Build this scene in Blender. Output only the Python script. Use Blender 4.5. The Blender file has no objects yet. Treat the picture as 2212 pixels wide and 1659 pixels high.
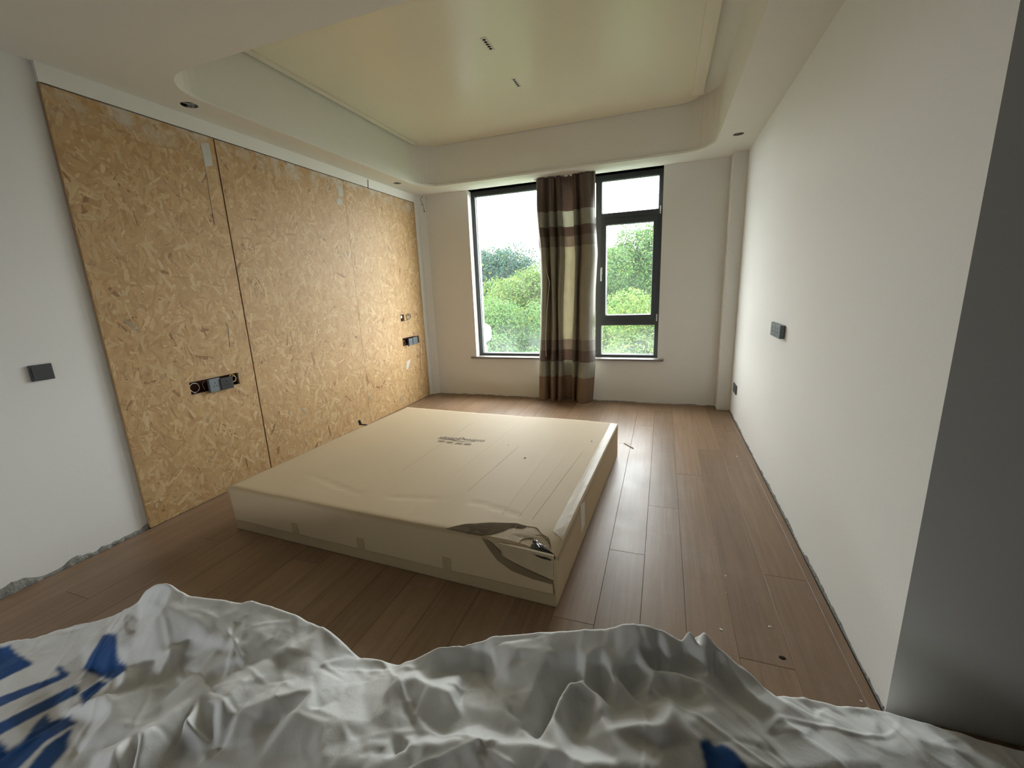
import bpy, bmesh, math, random
import numpy as np
from mathutils import Vector, Matrix, geometry

# ------------------------------------------------------------------ camera
W, H = 2212, 1659
F_PX = 912.3
YAW, PITCH, ROLL = [math.radians(a) for a in (19.783, 12.612, -2.335)]
CAM = Vector((0.0, 0.0, 1.45))
_cy, _sy, _cp, _sp = math.cos(YAW), math.sin(YAW), math.cos(PITCH), math.sin(PITCH)
FW = Vector((-_sy * _cp, _cy * _cp, -_sp))
_r = Vector((_cy, _sy, 0)); _u = _r.cross(FW)
RT = _r * math.cos(ROLL) + _u * math.sin(ROLL)
UP = _u * math.cos(ROLL) - _r * math.sin(ROLL)
scene = bpy.context.scene
COL = scene.collection
cd = bpy.data.cameras.new('camera')
cd.sensor_width = 36.0; cd.lens = F_PX / W * 36.0; cd.clip_start = 0.02; cd.clip_end = 400
cam = bpy.data.objects.new('camera', cd)
mw = Matrix.Identity(4)
for i in range(3):
    mw[i][0], mw[i][1], mw[i][2], mw[i][3] = RT[i], UP[i], -FW[i], CAM[i]
cam.matrix_world = mw
COL.objects.link(cam); scene.camera = cam

# ------------------------------------------------------------------ sky, daylight, exposure
SKY = 5.2
world = bpy.data.worlds.new('overcast_sky'); scene.world = world
world.use_nodes = True
wn = world.node_tree.nodes; wl = world.node_tree.links
wn['Background'].inputs['Color'].default_value = (0.955, 0.985, 1.0, 1)
wn['Background'].inputs['Strength'].default_value = SKY
scene.view_settings.view_transform = 'Standard'
scene.view_settings.look = 'None'
scene.view_settings.gamma = 1.0
scene.view_settings.use_curve_mapping = False
scene.view_settings.exposure = 1.98
scene.cycles.diffuse_bounces = 4
scene.cycles.max_bounces = 8
scene.cycles.transparent_max_bounces = 12
scene.cycles.use_adaptive_sampling = True
scene.cycles.adaptive_threshold = 0.02
# sampling portal in the window opening (guides the sky light, gives off none itself)
pl = bpy.data.lights.new('window_portal', 'AREA')
pl.shape = 'RECTANGLE'; pl.size = 2.39; pl.size_y = 2.16
pl.cycles.is_portal = True
po = bpy.data.objects.new('window_portal', pl)
po.location = (-1.235, 5.60, 1.636); po.rotation_euler = (math.radians(-90), 0, 0)
COL.objects.link(po)
pl2 = bpy.data.lights.new('rear_slot_portal', 'AREA')  # portal for the slot added low in the unseen rear wall
pl2.shape = 'RECTANGLE'; pl2.size = 1.35; pl2.size_y = 0.26
pl2.cycles.is_portal = True
po2 = bpy.data.objects.new('rear_slot_portal', pl2)
po2.location = (-2.2, -1.52, 0.55); po2.rotation_euler = (math.radians(90), 0, 0)
COL.objects.link(po2)

# room numbers (metres)
XL, XR, YF, ZC, ZU = -3.147, 0.762, 5.352, 2.718, 3.20
YE, YO, YO2, ZO = 1.493, 1.571, 5.21, 2.613
WX0, WX1, WZ0, WZ1 = -2.432, -0.041, 0.556, ZC
YW = YF + 0.11
R = random.Random(7)

# ------------------------------------------------------------------ helpers
def ray(px, py):
    return FW + RT * ((px - W / 2) / F_PX) - UP * ((py - H / 2) / F_PX)
def on(axis, val, px, py):
    d = ray(px, py); t = (val - CAM[axis]) / d[axis]
    return CAM + d * t

def link(name, me, mat=None, parent=None):
    o = bpy.data.objects.new(name, me)
    COL.objects.link(o)
    if mat is not None and len(me.materials) == 0:
        me.materials.append(mat)
    if parent is not None:
        o.parent = parent
    return o
def from_bm(name, bm, mat=None, parent=None, smooth=False):
    me = bpy.data.meshes.new(name)
    bmesh.ops.recalc_face_normals(bm, faces=bm.faces)
    bm.to_mesh(me); bm.free()
    if smooth:
        me.polygons.foreach_set('use_smooth', [True] * len(me.polygons))
    return link(name, me, mat, parent)
def from_py(name, v, f, mat=None, parent=None, smooth=False):
    me = bpy.data.meshes.new(name)
    me.from_pydata([tuple(p) for p in v], [], f); me.validate()
    if smooth:
        me.polygons.foreach_set('use_smooth', [True] * len(me.polygons))
    return link(name, me, mat, parent)
def empty(name, loc=(0, 0, 0), rz=0):
    o = bpy.data.objects.new(name, None); COL.objects.link(o)
    o.location = loc; o.rotation_euler = (0, 0, rz); o.empty_display_size = 0.1
    bpy.context.view_layer.update()
    return o
def tag(o, label=None, cat=None, group=None, kind=None):
    if label: o['label'] = label
    if cat: o['category'] = cat
    if group: o['group'] = group
    if kind: o['kind'] = kind
    return o
def struct(o, label=None):
    o['kind'] = 'structure'
    if label: o['label'] = label
    return o
def bm_box(bm, x0, x1, y0, y1, z0, z1, bev=0.0):
    vs = [bm.verts.new(p) for p in ((x0, y0, z0), (x1, y0, z0), (x1, y1, z0), (x0, y1, z0),
                                    (x0, y0, z1), (x1, y0, z1), (x1, y1, z1), (x0, y1, z1))]
    fs = [bm.faces.new([vs[i] for i in q]) for q in ((3, 2, 1, 0), (4, 5, 6, 7), (0, 1, 5, 4), (1, 2, 6, 5), (2, 3, 7, 6), (3, 0, 4, 7))]
    if bev > 0:
        es = list({e for f in fs for e in f.edges})
        bmesh.ops.bevel(bm, geom=es, offset=bev, segments=2, profile=0.7, affect='EDGES')
def box(name, x0, x1, y0, y1, z0, z1, mat, parent=None, bev=0.0):
    bm = bmesh.new(); bm_box(bm, min(x0, x1), max(x0, x1), min(y0, y1), max(y0, y1), min(z0, z1), max(z0, z1), bev)
    return from_bm(name, bm, mat, parent)
def plate(name, outer, holes, fn, d0, d1, mat, parent=None, caps=True):
    """polygon with holes, extruded from depth d0 to d1; fn(a, b, d) -> xyz"""
    loops = [outer] + holes
    flat = [p for lp in loops for p in lp]
    tris = geometry.tessellate_polygon([[Vector((p[0], p[1], 0)) for p in lp] for lp in loops])
    n = len(flat)
    v = [fn(a, b, d0) for a, b in flat] + [fn(a, b, d1) for a, b in flat]
    f = [tuple(t) for t in tris] + [tuple(i + n for i in reversed(t)) for t in tris]
    k = 0
    for lp in loops:
        m = len(lp)
        for i in range(m):
            a, b = k + i, k + (i + 1) % m
            f.append((a, b, b + n, a + n))
        k += m
    bm = bmesh.new()
    bv = [bm.verts.new(p) for p in v]
    for q in f:
        try: bm.faces.new([bv[i] for i in q])
        except ValueError: pass
    return from_bm(name, bm, mat, parent)
def rect(a0, a1, b0, b1): return [(a0, b0), (a1, b0), (a1, b1), (a0, b1)]
def rrect(a0, a1, b0, b1, r, n=10):
    pts = []
    for cx, cy, s in ((a1 - r, b1 - r, 0), (a0 + r, b1 - r, 90), (a0 + r, b0 + r, 180), (a1 - r, b0 + r, 270)):
        for i in range(n + 1):
            t = math.radians(s + 90 * i / n); pts.append((cx + r * math.cos(t), cy + r * math.sin(t)))
    return pts
def circle(cx, cy, r, n=24): return [(cx + r * math.cos(2 * math.pi * i / n), cy + r * math.sin(2 * math.pi * i / n)) for i in range(n)]
def tube(name, pts, r, mat, parent=None, seg=6, smooth=True, cyc=False):
    """round wire through points"""
    pts = [Vector(p) for p in pts]
    # catmull-rom resample
    out = []
    n = len(pts)
    for i in range(n - 1):
        p0, p1, p2, p3 = pts[max(i - 1, 0)], pts[i], pts[i + 1], pts[min(i + 2, n - 1)]
        for k in range(6):
            t = k / 6
            out.append(0.5 * ((2 * p1) + (p2 - p0) * t + (2 * p0 - 5 * p1 + 4 * p2 - p3) * t * t + (3 * p1 - p0 - 3 * p2 + p3) * t ** 3))
    out.append(pts[-1])
    v, f = [], []
    for i, p in enumerate(out):
        tg = (out[min(i + 1, len(out) - 1)] - out[max(i - 1, 0)]).normalized()
        a = tg.cross(Vector((0.3, 0.5, 0.8))).normalized(); b = tg.cross(a)
        for k in range(seg):
            th = 2 * math.pi * k / seg
            v.append(p + a * (r * math.cos(th)) + b * (r * math.sin(th)))
    for i in range(len(out) - 1):
        for k in range(seg):
            f.append((i * seg + k, i * seg + (k + 1) % seg, (i + 1) * seg + (k + 1) % seg, (i + 1) * seg + k))
    f.append(tuple(range(seg - 1, -1, -1))); f.append(tuple(len(v) - seg + k for k in range(seg)))
    return from_py(name, v, f, mat, parent, smooth)

# ------------------------------------------------------------------ materials
def mat(name, base, rough=0.6, spec=0.4, noise=0.0, nscale=6.0, bump=0.0, bscale=80.0, metal=0.0, coat=0.0):
    m = bpy.data.materials.new(name); m.use_nodes = True
    nt = m.node_tree; nd = nt.nodes; lk = nt.links
    b = nd['Principled BSDF']
    b.inputs['Base Color'].default_value = (*base, 1); b.inputs['Roughness'].default_value = rough
    b.inputs['Specular IOR Level'].default_value = spec; b.inputs['Metallic'].default_value = metal
    b.inputs['Coat Weight'].default_value = coat
    if noise or bump:
        tc = nd.new('ShaderNodeTexCoord')
    if noise:
        nz = nd.new('ShaderNodeTexNoise'); nz.inputs['Scale'].default_value = nscale; nz.inputs['Detail'].default_value = 6
        lk.new(tc.outputs['Object'], nz.inputs['Vector'])
        mx = nd.new('ShaderNodeMix'); mx.data_type = 'RGBA'
        lk.new(nz.outputs['Fac'], mx.inputs['Factor'])
        mx.inputs['A'].default_value = (*[c * (1 - noise) for c in base], 1)
        mx.inputs['B'].default_value = (*[min(1, c * (1 + noise)) for c in base], 1)
        lk.new(mx.outputs['Result'], b.inputs['Base Color'])
    if bump:
        nb = nd.new('ShaderNodeTexNoise'); nb.inputs['Scale'].default_value = bscale; nb.inputs['Detail'].default_value = 4
        lk.new(tc.outputs['Object'], nb.inputs['Vector'])
        bp = nd.new('ShaderNodeBump'); bp.inputs['Strength'].default_value = bump; bp.inputs['Distance'].default_value = 0.01
        lk.new(nb.outputs['Fac'], bp.inputs['Height']); lk.new(bp.outputs['Normal'], b.inputs['Normal'])
    return m

M_WALL = mat('white_wall_paint', (0.765, 0.755, 0.725), 0.75, 0.3, 0.02, 1.5, 0.04, 60)
M_SOFFIT = mat('ceiling_paint', (0.80, 0.785, 0.73), 0.7, 0.3, 0.02, 1.5, 0.03, 50)
M_PANEL = mat('satin_cream_ceiling', (0.80, 0.76, 0.61), 0.27, 0.5, 0.03, 0.9, 0.015, 3)
M_RAIL = mat('ceiling_edge_paint', (0.78, 0.73, 0.61), 0.5, 0.4)
M_BACK = mat('dark_low_bounce_wall', (0.13, 0.125, 0.115), 0.85, 0.2)  # unseen rear walls, kept dark to cut bounce light on camera-facing sides
M_CONC = mat('rough_cement', (0.27, 0.265, 0.24), 0.9, 0.2, 0.5, 60, 0.9, 120)
M_SUB = mat('dark_subfloor', (0.05, 0.045, 0.04), 0.95, 0.1)
M_DARK = mat('black_void', (0.012, 0.012, 0.012), 0.8, 0.2)
M_FRAME = mat('charcoal_window_frame', (0.040, 0.046, 0.048), 0.42, 0.45)
M_PLATE = mat('charcoal_plastic_plate', (0.055, 0.06, 0.065), 0.42, 0.45)
M_PLATE2 = mat('slate_grey_plastic', (0.13, 0.155, 0.175), 0.4, 0.5)
M_JBOX = mat('red_brown_junction_box', (0.075, 0.022, 0.014), 0.6, 0.3)
M_STONE = mat('dark_speckled_stone', (0.20, 0.185, 0.165), 0.3, 0.5, 0.5, 150)
M_ALU = mat('brushed_silver', (0.62, 0.62, 0.60), 0.32, 0.5, metal=0.7)
M_WIREW = mat('white_wire_sheath', (0.72, 0.70, 0.64), 0.45, 0.4)
M_WIREY = mat('yellow_wire_sheath', (0.60, 0.45, 0.10), 0.45, 0.4)
M_WIREB = mat('black_wire_sheath', (0.02, 0.02, 0.02), 0.5, 0.4)
M_WIRER = mat('copper_wire', (0.50, 0.22, 0.10), 0.4, 0.5)
M_TRIMW = mat('white_trim_plastic', (0.72, 0.71, 0.66), 0.5, 0.4)
M_CRUMB = mat('plaster_crumb_white', (0.66, 0.63, 0.58), 0.9, 0.2)
M_PUTTY = mat('dried_white_putty', (0.52, 0.51, 0.45), 0.8, 0.2, 0.1, 30)
M_FILM = mat('black_plastic_film', (0.018, 0.018, 0.02), 0.18, 0.6)
M_INK = mat('dark_print_ink', (0.115, 0.085, 0.06), 0.7, 0.2)
M_LABEL = mat('white_paper_label', (0.70, 0.66, 0.60), 0.6, 0.3)
M_EXTW = mat('white_exterior_plaster', (0.72, 0.74, 0.74), 0.8, 0.2, 0.12, 6, 0.3, 20)

def wood_mat():
    m = bpy.data.materials.new('brown_wood_planks'); m.use_nodes = True
    nd, lk = m.node_tree.nodes, m.node_tree.links; b = nd['Principled BSDF']
    tc = nd.new('ShaderNodeTexCoord'); oi = nd.new('ShaderNodeObjectInfo')
    geo = nd.new('ShaderNodeNewGeometry')
    mp = nd.new('ShaderNodeMapping'); mp.inputs['Scale'].default_value = (26, 1.1, 1)
    off = nd.new('ShaderNodeVectorMath'); off.operation = 'SCALE'; off.inputs['Scale'].default_value = 40
    cb = nd.new('ShaderNodeCombineXYZ')
    for k in range(3): lk.new(oi.outputs['Random'], cb.inputs[k])
    lk.new(cb.outputs[0], off.inputs[0]); lk.new(off.outputs[0], mp.inputs['Location'])
    lk.new(geo.outputs['Position'], mp.inputs['Vector'])
    n1 = nd.new('ShaderNodeTexNoise'); n1.inputs['Scale'].default_value = 1.6; n1.inputs['Detail'].default_value = 9; n1.inputs['Roughness'].default_value = 0.62
    n1.inputs['Distortion'].default_value = 0.5
    lk.new(mp.outputs[0], n1.inputs['Vector'])
    cr = nd.new('ShaderNodeValToRGB'); e = cr.color_ramp.elements
    e[0].position = 0.25; e[0].color = (0.185, 0.113, 0.064, 1); e[1].position = 0.78; e[1].color = (0.292, 0.186, 0.112, 1)
    lk.new(n1.outputs['Fac'], cr.inputs[0])
    hs = nd.new('ShaderNodeHueSaturation')
    mr = nd.new('ShaderNodeMapRange'); mr.inputs['To Min'].default_value = 0.88; mr.inputs['To Max'].default_value = 1.16
    lk.new(oi.outputs['Random'], mr.inputs['Value']); lk.new(mr.outputs[0], hs.inputs['Value'])
    lk.new(cr.outputs[0], hs.inputs['Color'])
    # trodden plaster dust: irregular pale scuffs
    n2 = nd.new('ShaderNodeTexNoise'); n2.inputs['Scale'].default_value = 2.6; n2.inputs['Detail'].default_value = 8; n2.inputs['Roughness'].default_value = 0.7
    lk.new(geo.outputs['Position'], n2.inputs['Vector'])
    r2 = nd.new('ShaderNodeMapRange'); r2.inputs['From Min'].default_value = 0.5; r2.inputs['From Max'].default_value = 0.75; r2.inputs['To Max'].default_value = 0.16
    lk.new(n2.outputs['Fac'], r2.inputs['Value'])
    mx = nd.new('ShaderNodeMix'); mx.data_type = 'RGBA'; mx.inputs['B'].default_value = (0.45, 0.41, 0.37, 1)
    lk.new(r2.outputs[0], mx.inputs['Factor']); lk.new(hs.outputs[0], mx.inputs['A'])
    lk.new(mx.outputs['Result'], b.inputs['Base Color'])
    rr = nd.new('ShaderNodeMapRange'); rr.inputs['To Min'].default_value = 0.30; rr.inputs['To Max'].default_value = 0.52
    lk.new(n2.outputs['Fac'], rr.inputs['Value']); lk.new(rr.outputs[0], b.inputs['Roughness'])
    b.inputs['Specular IOR Level'].default_value = 0.5
    bp = nd.new('ShaderNodeBump'); bp.inputs['Strength'].default_value = 0.12; bp.inputs['Distance'].default_value = 0.004
    lk.new(n1.outputs['Fac'], bp.inputs['Height']); lk.new(bp.outputs[0], b.inputs['Normal'])
    return m
M_WOOD = wood_mat()

def attr_mat(name, attr, rough=0.6, spec=0.3, trans=0.0):
    m = bpy.data.materials.new(name); m.use_nodes = True
    nd, lk = m.node_tree.nodes, m.node_tree.links; b = nd['Principled BSDF']
    a = nd.new('ShaderNodeAttribute'); a.attribute_name = attr
    lk.new(a.outputs['Color'], b.inputs['Base Color'])
    b.inputs['Roughness'].default_value = rough; b.inputs['Specular IOR Level'].default_value = spec
    if trans:
        out = nd['Material Output']
        t = nd.new('ShaderNodeBsdfTranslucent'); lk.new(a.outputs['Color'], t.inputs['Color'])
        ms = nd.new('ShaderNodeMixShader'); ms.inputs[0].default_value = trans
        lk.new(b.outputs[0], ms.inputs[1]); lk.new(t.outputs[0], ms.inputs[2]); lk.new(ms.outputs[0], out.inputs['Surface'])
    return m
M_FLAKE = attr_mat('wood_strand_flakes', 'tone', 0.55, 0.35)
def _putty_top(m):
    # thin dried putty dragged over the top edge of the boards
    nd, lk = m.node_tree.nodes, m.node_tree.links; b = nd['Principled BSDF']
    src = b.inputs['Base Color'].links[0].from_socket
    geo = nd.new('ShaderNodeNewGeometry'); sx = nd.new('ShaderNodeSeparateXYZ'); lk.new(geo.outputs['Position'], sx.inputs[0])
    zr = nd.new('ShaderNodeMapRange'); zr.inputs['From Min'].default_value = 2.44; zr.inputs['From Max'].default_value = 2.60; lk.new(sx.outputs['Z'], zr.inputs['Value'])
    nz = nd.new('ShaderNodeTexNoise'); nz.inputs['Scale'].default_value = 7; nz.inputs['Detail'].default_value = 7; lk.new(geo.outputs['Position'], nz.inputs['Vector'])
    ad = nd.new('ShaderNodeMath'); ad.operation = 'MULTIPLY_ADD'; lk.new(nz.outputs['Fac'], ad.inputs[0]); ad.inputs[1].default_value = 2.2; ad.inputs[2].default_value = -0.95
    mu = nd.new('ShaderNodeMath'); mu.operation = 'MULTIPLY'; mu.use_clamp = True; lk.new(ad.outputs[0], mu.inputs[0]); lk.new(zr.outputs[0], mu.inputs[1])
    sc2 = nd.new('ShaderNodeMath'); sc2.operation = 'MULTIPLY'; sc2.use_clamp = True; lk.new(mu.outputs[0], sc2.inputs[0]); sc2.inputs[1].default_value = 1.7
    mx = nd.new('ShaderNodeMix'); mx.data_type = 'RGBA'; mx.inputs['B'].default_value = (0.60, 0.575, 0.50, 1)
    lk.new(sc2.outputs[0], mx.inputs['Factor']); lk.new(src, mx.inputs['A']); lk.new(mx.outputs['Result'], b.inputs['Base Color'])
_putty_top(M_FLAKE)
M_OSB = mat('pressed_strand_board', (0.42, 0.27, 0.14), 0.6, 0.3, 0.25, 40)

def card_mat():
    m = mat('brown_corrugated_cardboard', (0.52, 0.405, 0.258), 0.68, 0.35, 0.04, 3)
    nd, lk = m.node_tree.nodes, m.node_tree.links; b = nd['Principled BSDF']
    tc = nd.new('ShaderNodeTexCoord'); mp = nd.new('ShaderNodeMapping'); mp.inputs['Scale'].default_value = (60, 1.2, 1)
    nz = nd.new('ShaderNodeTexNoise'); nz.inputs['Scale'].default_value = 1.0; nz.inputs['Detail'].default_value = 3
    lk.new(tc.outputs['Object'], mp.inputs[0]); lk.new(mp.outputs[0], nz.inputs['Vector'])
    bp = nd.new('ShaderNodeBump'); bp.inputs['Strength'].default_value = 0.10; bp.inputs['Distance'].default_value = 0.004
    lk.new(nz.outputs['Fac'], bp.inputs['Height']); lk.new(bp.outputs[0], b.inputs['Normal'])
    return m
M_CARD = card_mat()
M_CARD2 = mat('torn_inner_cardboard', (0.44, 0.35, 0.235), 0.75, 0.2, 0.08, 25, 0.2, 60)
M_CORR = mat('exposed_corrugation', (0.20, 0.148, 0.088), 0.8, 0.2)
M_TAPE = mat('brown_packing_tape', (0.40, 0.305, 0.185), 0.42, 0.45, 0.06, 12)

def glass_mat():
    m = bpy.data.materials.new('dusty_hazed_glass'); m.use_nodes = True
    nd, lk = m.node_tree.nodes, m.node_tree.links; out = nd['Material Output']; nd.remove(nd['Principled BSDF'])
    tr = nd.new('ShaderNodeBsdfTransparent'); tr.inputs['Color'].default_value = (0.93, 0.96, 0.95, 1)
    gl = nd.new('ShaderNodeBsdfGlossy'); gl.inputs['Roughness'].default_value = 0.02
    tl = nd.new('ShaderNodeBsdfTranslucent'); tl.inputs['Color'].default_value = (0.85, 0.93, 0.95, 1)
    fr = nd.new('ShaderNodeFresnel'); fr.inputs['IOR'].default_value = 1.25
    m1 = nd.new('ShaderNodeMixShader'); lk.new(fr.outputs[0], m1.inputs[0]); lk.new(tr.outputs[0], m1.inputs[1]); lk.new(gl.outputs[0], m1.inputs[2])
    geo = nd.new('ShaderNodeNewGeometry'); sx = nd.new('ShaderNodeSeparateXYZ'); lk.new(geo.outputs['Position'], sx.inputs[0])
    lo = nd.new('ShaderNodeMapRange'); lo.inputs['From Min'].default_value = 0.55; lo.inputs['From Max'].default_value = 1.0
    lo.inputs['To Min'].default_value = 0.085; lo.inputs['To Max'].default_value = 0.024  # milky dust near the base; the veil above is added haze over the trees
    lk.new(sx.outputs['Z'], lo.inputs['Value'])
    nz = nd.new('ShaderNodeTexNoise'); nz.inputs['Scale'].default_value = 5; nz.inputs['Detail'].default_value = 8
    lk.new(geo.outputs['Position'], nz.inputs['Vector'])
    mu = nd.new('ShaderNodeMath'); mu.operation = 'MULTIPLY'; lk.new(lo.outputs[0], mu.inputs[0]); lk.new(nz.outputs['Fac'], mu.inputs[1])
    m2 = nd.new('ShaderNodeMixShader'); lk.new(mu.outputs[0], m2.inputs[0]); lk.new(m1.outputs[0], m2.inputs[1]); lk.new(tl.outputs[0], m2.inputs[2])
    lk.new(m2.outputs[0], out.inputs['Surface'])
    return m
M_GLASS = glass_mat()

# ------------------------------------------------------------------ the room shell
YB, XO = -1.4, 2.4                       # the space behind the photographer
# far wall with the window opening
struct(plate('wall_back', rect(-3.45, 1.0, -0.1, 3.4), [rect(WX0, WX1, WZ0 - 0.02, WZ1)],
             lambda a, b, d: (a, d, b), YF, YF + 0.26, M_WALL), 'beige lit plaster wall around the window')
# right wall and its return beside the photographer
wr = struct(box('wall_right', XR, 0.98, YE, YF + 0.02, -0.1, 3.3, M_WALL), 'smooth white side wall carrying two dark sockets')
struct(box('wall_entry', 0.98, XO, YE, 1.70, -0.1, 3.3, M_WALL))
struct(plate('wall_corridor', rect(YB, 1.70, -0.1, 3.3), [], lambda a, b, d: (d, a, b), XO, XO + 0.15, M_BACK))
struct(plate('wall_behind', rect(-3.45, XO + 0.15, -0.1, 3.3), [rect(-2.85, -1.55, 0.44, 0.66)], lambda a, b, d: (a, d, b), YB - 0.15, YB, M_BACK))  # low slot added in this unseen wall to brighten the dust sheet
# left wall: near white part, recessed part behind the boards, strip by the window corner
wleft = struct(box('wall_left', -3.45, XL - 0.022, YB, YO, -0.1, 3.3, M_WALL), 'white plaster wall beside the strand boards')
box('backing_wall', -3.45, -3.215, YO, YF + 0.02, -0.1, 3.3, M_CONC, wleft)
box('upper_plaster_band', -3.216, XL, YO, YO2 + 0.004, ZO + 0.008, ZC + 0.3, M_SOFFIT, wleft)
bm = bmesh.new()   # rounded white corner strip between the boards and the far wall
prof = [(-3.216, YO2 + 0.004), (XL + 0.002, YO2 + 0.004)] + [(XL + 0.002 + 0.04 * (1 - math.cos(t)), YO2 + 0.012 + 0.045 * math.sin(t)) for t in [i * math.pi / 12 for i in range(1, 7)]] + [(-3.045, YF + 0.01), (-3.216, YF + 0.01)]
lo = [bm.verts.new((x, y, 0.004)) for x, y in prof]; hi = [bm.verts.new((x, y, ZC + 0.02)) for x, y in prof]
for i in range(len(prof)):
    j = (i + 1) % len(prof); bm.faces.new((lo[i], lo[j], hi[j], hi[i]))
bm.faces.new(hi); bm.faces.new(list(reversed(lo)))
struct(from_bm('trim_1', bm, M_WALL), 'white rounded corner strip')
# boxed pipe in the far right corner
struct(box('trim_2', 0.626, XR + 0.01, 5.185, YF + 0.01, 0.002, ZC + 0.02, M_WALL, bev=0.004), 'slim boxed column')

# ceiling: lowered border with rounded tray, holes for downlights
TX0, TX1, TY0, TY1 = -2.862, 0.420, 1.945, 4.985
DL = [(-2.988, 2.255, 0.050), (-2.990, 4.622, 0.044), (0.581, 4.606, 0.044)]
ceil = struct(plate('ceiling', rect(-3.45, XO + 0.15, YB - 0.15, YF + 0.26),
                    [rrect(TX0 - 0.06, TX1 + 0.06, TY0 - 0.06, TY1 + 0.06, 0.36)] + [circle(x, y, r) for x, y, r in DL],
                    lambda a, b, d: (a, b, d), ZC, ZC + 0.03, M_SOFFIT), 'lowered ceiling border around a rounded tray')
def ring(name, inset_pts, z0, z1, m, parent, flip=False):
    n = len(inset_pts[0])
    v = [(x, y, z0) for x, y in inset_pts[0]] + [(x, y, z1) for x, y in inset_pts[1]]
    f = [(i, (i + 1) % n, (i + 1) % n + n, i + n) for i in range(n)]
    return from_py(name, v, f, m, parent)
rr0 = rrect(TX0, TX1, TY0, TY1, 0.30)
bm = bmesh.new()   # upright of the tray with a small bead along its foot
prof = [(0.0, ZC), (0.0, ZC + 0.022), (-0.014, ZC + 0.026), (-0.014, ZU), (-0.06, ZU), (-0.06, ZC)]
rows = []
for d, z in prof:
    rows.append([bm.verts.new((x, y, z)) for x, y in rrect(TX0 + d, TX1 - d, TY0 + d, TY1 - d, 0.30 - d)])
for a in range(len(prof)):
    A, B = rows[a], rows[(a + 1) % len(prof)]
    for i in range(len(A)):
        j = (i + 1) % len(A); bm.faces.new((A[i], A[j], B[j], B[i]))
o = from_bm('tray_upright', bm, M_SOFFIT, ceil)
box('tray_top', TX0 - 0.10, TX1 + 0.10, TY0 - 0.10, TY1 + 0.10, ZU, ZU + 0.05, M_SOFFIT, ceil)
PX1 = 0.285
plate('cream_panel', rrect(TX0 - 0.004, PX1, TY0 + 0.0, TY1 + 0.006, 0.20), [], lambda a, b, d: (a, b, d), ZU - 0.03, ZU, M_PANEL, ceil)
def rail(x0, x1, y0, y1, r, side):
    o2 = rrect(x0, x1, y0, y1, 0.012, 3); return o2
plate('panel_edge_rail', rrect(TX0 + 0.018, TX0 + 0.072, TY0 + 0.15, TY1 - 0.17, 0.012, 3), [], lambda a, b, d: (a, b, d), ZU - 0.045, ZU - 0.03, M_RAIL, ceil)
plate('panel_edge_rail', rrect(PX1 - 0.095, PX1, TY0 + 0.15, TY1 - 0.19, 0.012, 3), [], lambda a, b, d: (a, b, d), ZU - 0.045, ZU - 0.03, M_RAIL, ceil)
# roof slab keeps daylight out from above
box('roof_slab', -3.45, XO + 0.15, YB - 0.15, YF + 0.26, 3.30, 3.42, M_CONC, ceil)

# empty downlight holes: a dark cup above each hole
names = ['empty round downlight hole by the near rounded corner of the ceiling tray',
         'empty round downlight hole above the boards near the window',
         'empty round downlight hole above the white right wall']
for (x, y, r), lb in zip(DL, names):
    t = tag(empty('downlight_hole', (x, y, ZC)), lb, 'downlight hole', 'downlight holes in the ceiling border')
    v = []; f = []; n = 24
    for z, rad in ((0.0, r), (0.02, r), (0.02, r * 1.25), (0.12, r * 1.25)):
        v += [(rad * math.cos(2 * math.pi * i / n), rad * math.sin(2 * math.pi * i / n), z) for i in range(n)]
    for k in range(3):
        for i in range(n): f.append((k * n + i, k * n + (i + 1) % n, (k + 1) * n + (i + 1) % n, (k + 1) * n + i))
    f.append(tuple(range(3 * n, 4 * n)))
    from_py('cup', v, f, M_DARK, t)
    tube('cable_end', [(-r * 0.3, 0, 0.11), (-r * 0.2, 0.01, 0.05), (r * 0.1, 0.0, 0.03), (r * 0.35, 0.01, 0.07)], 0.004, M_TRIMW, t)

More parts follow.
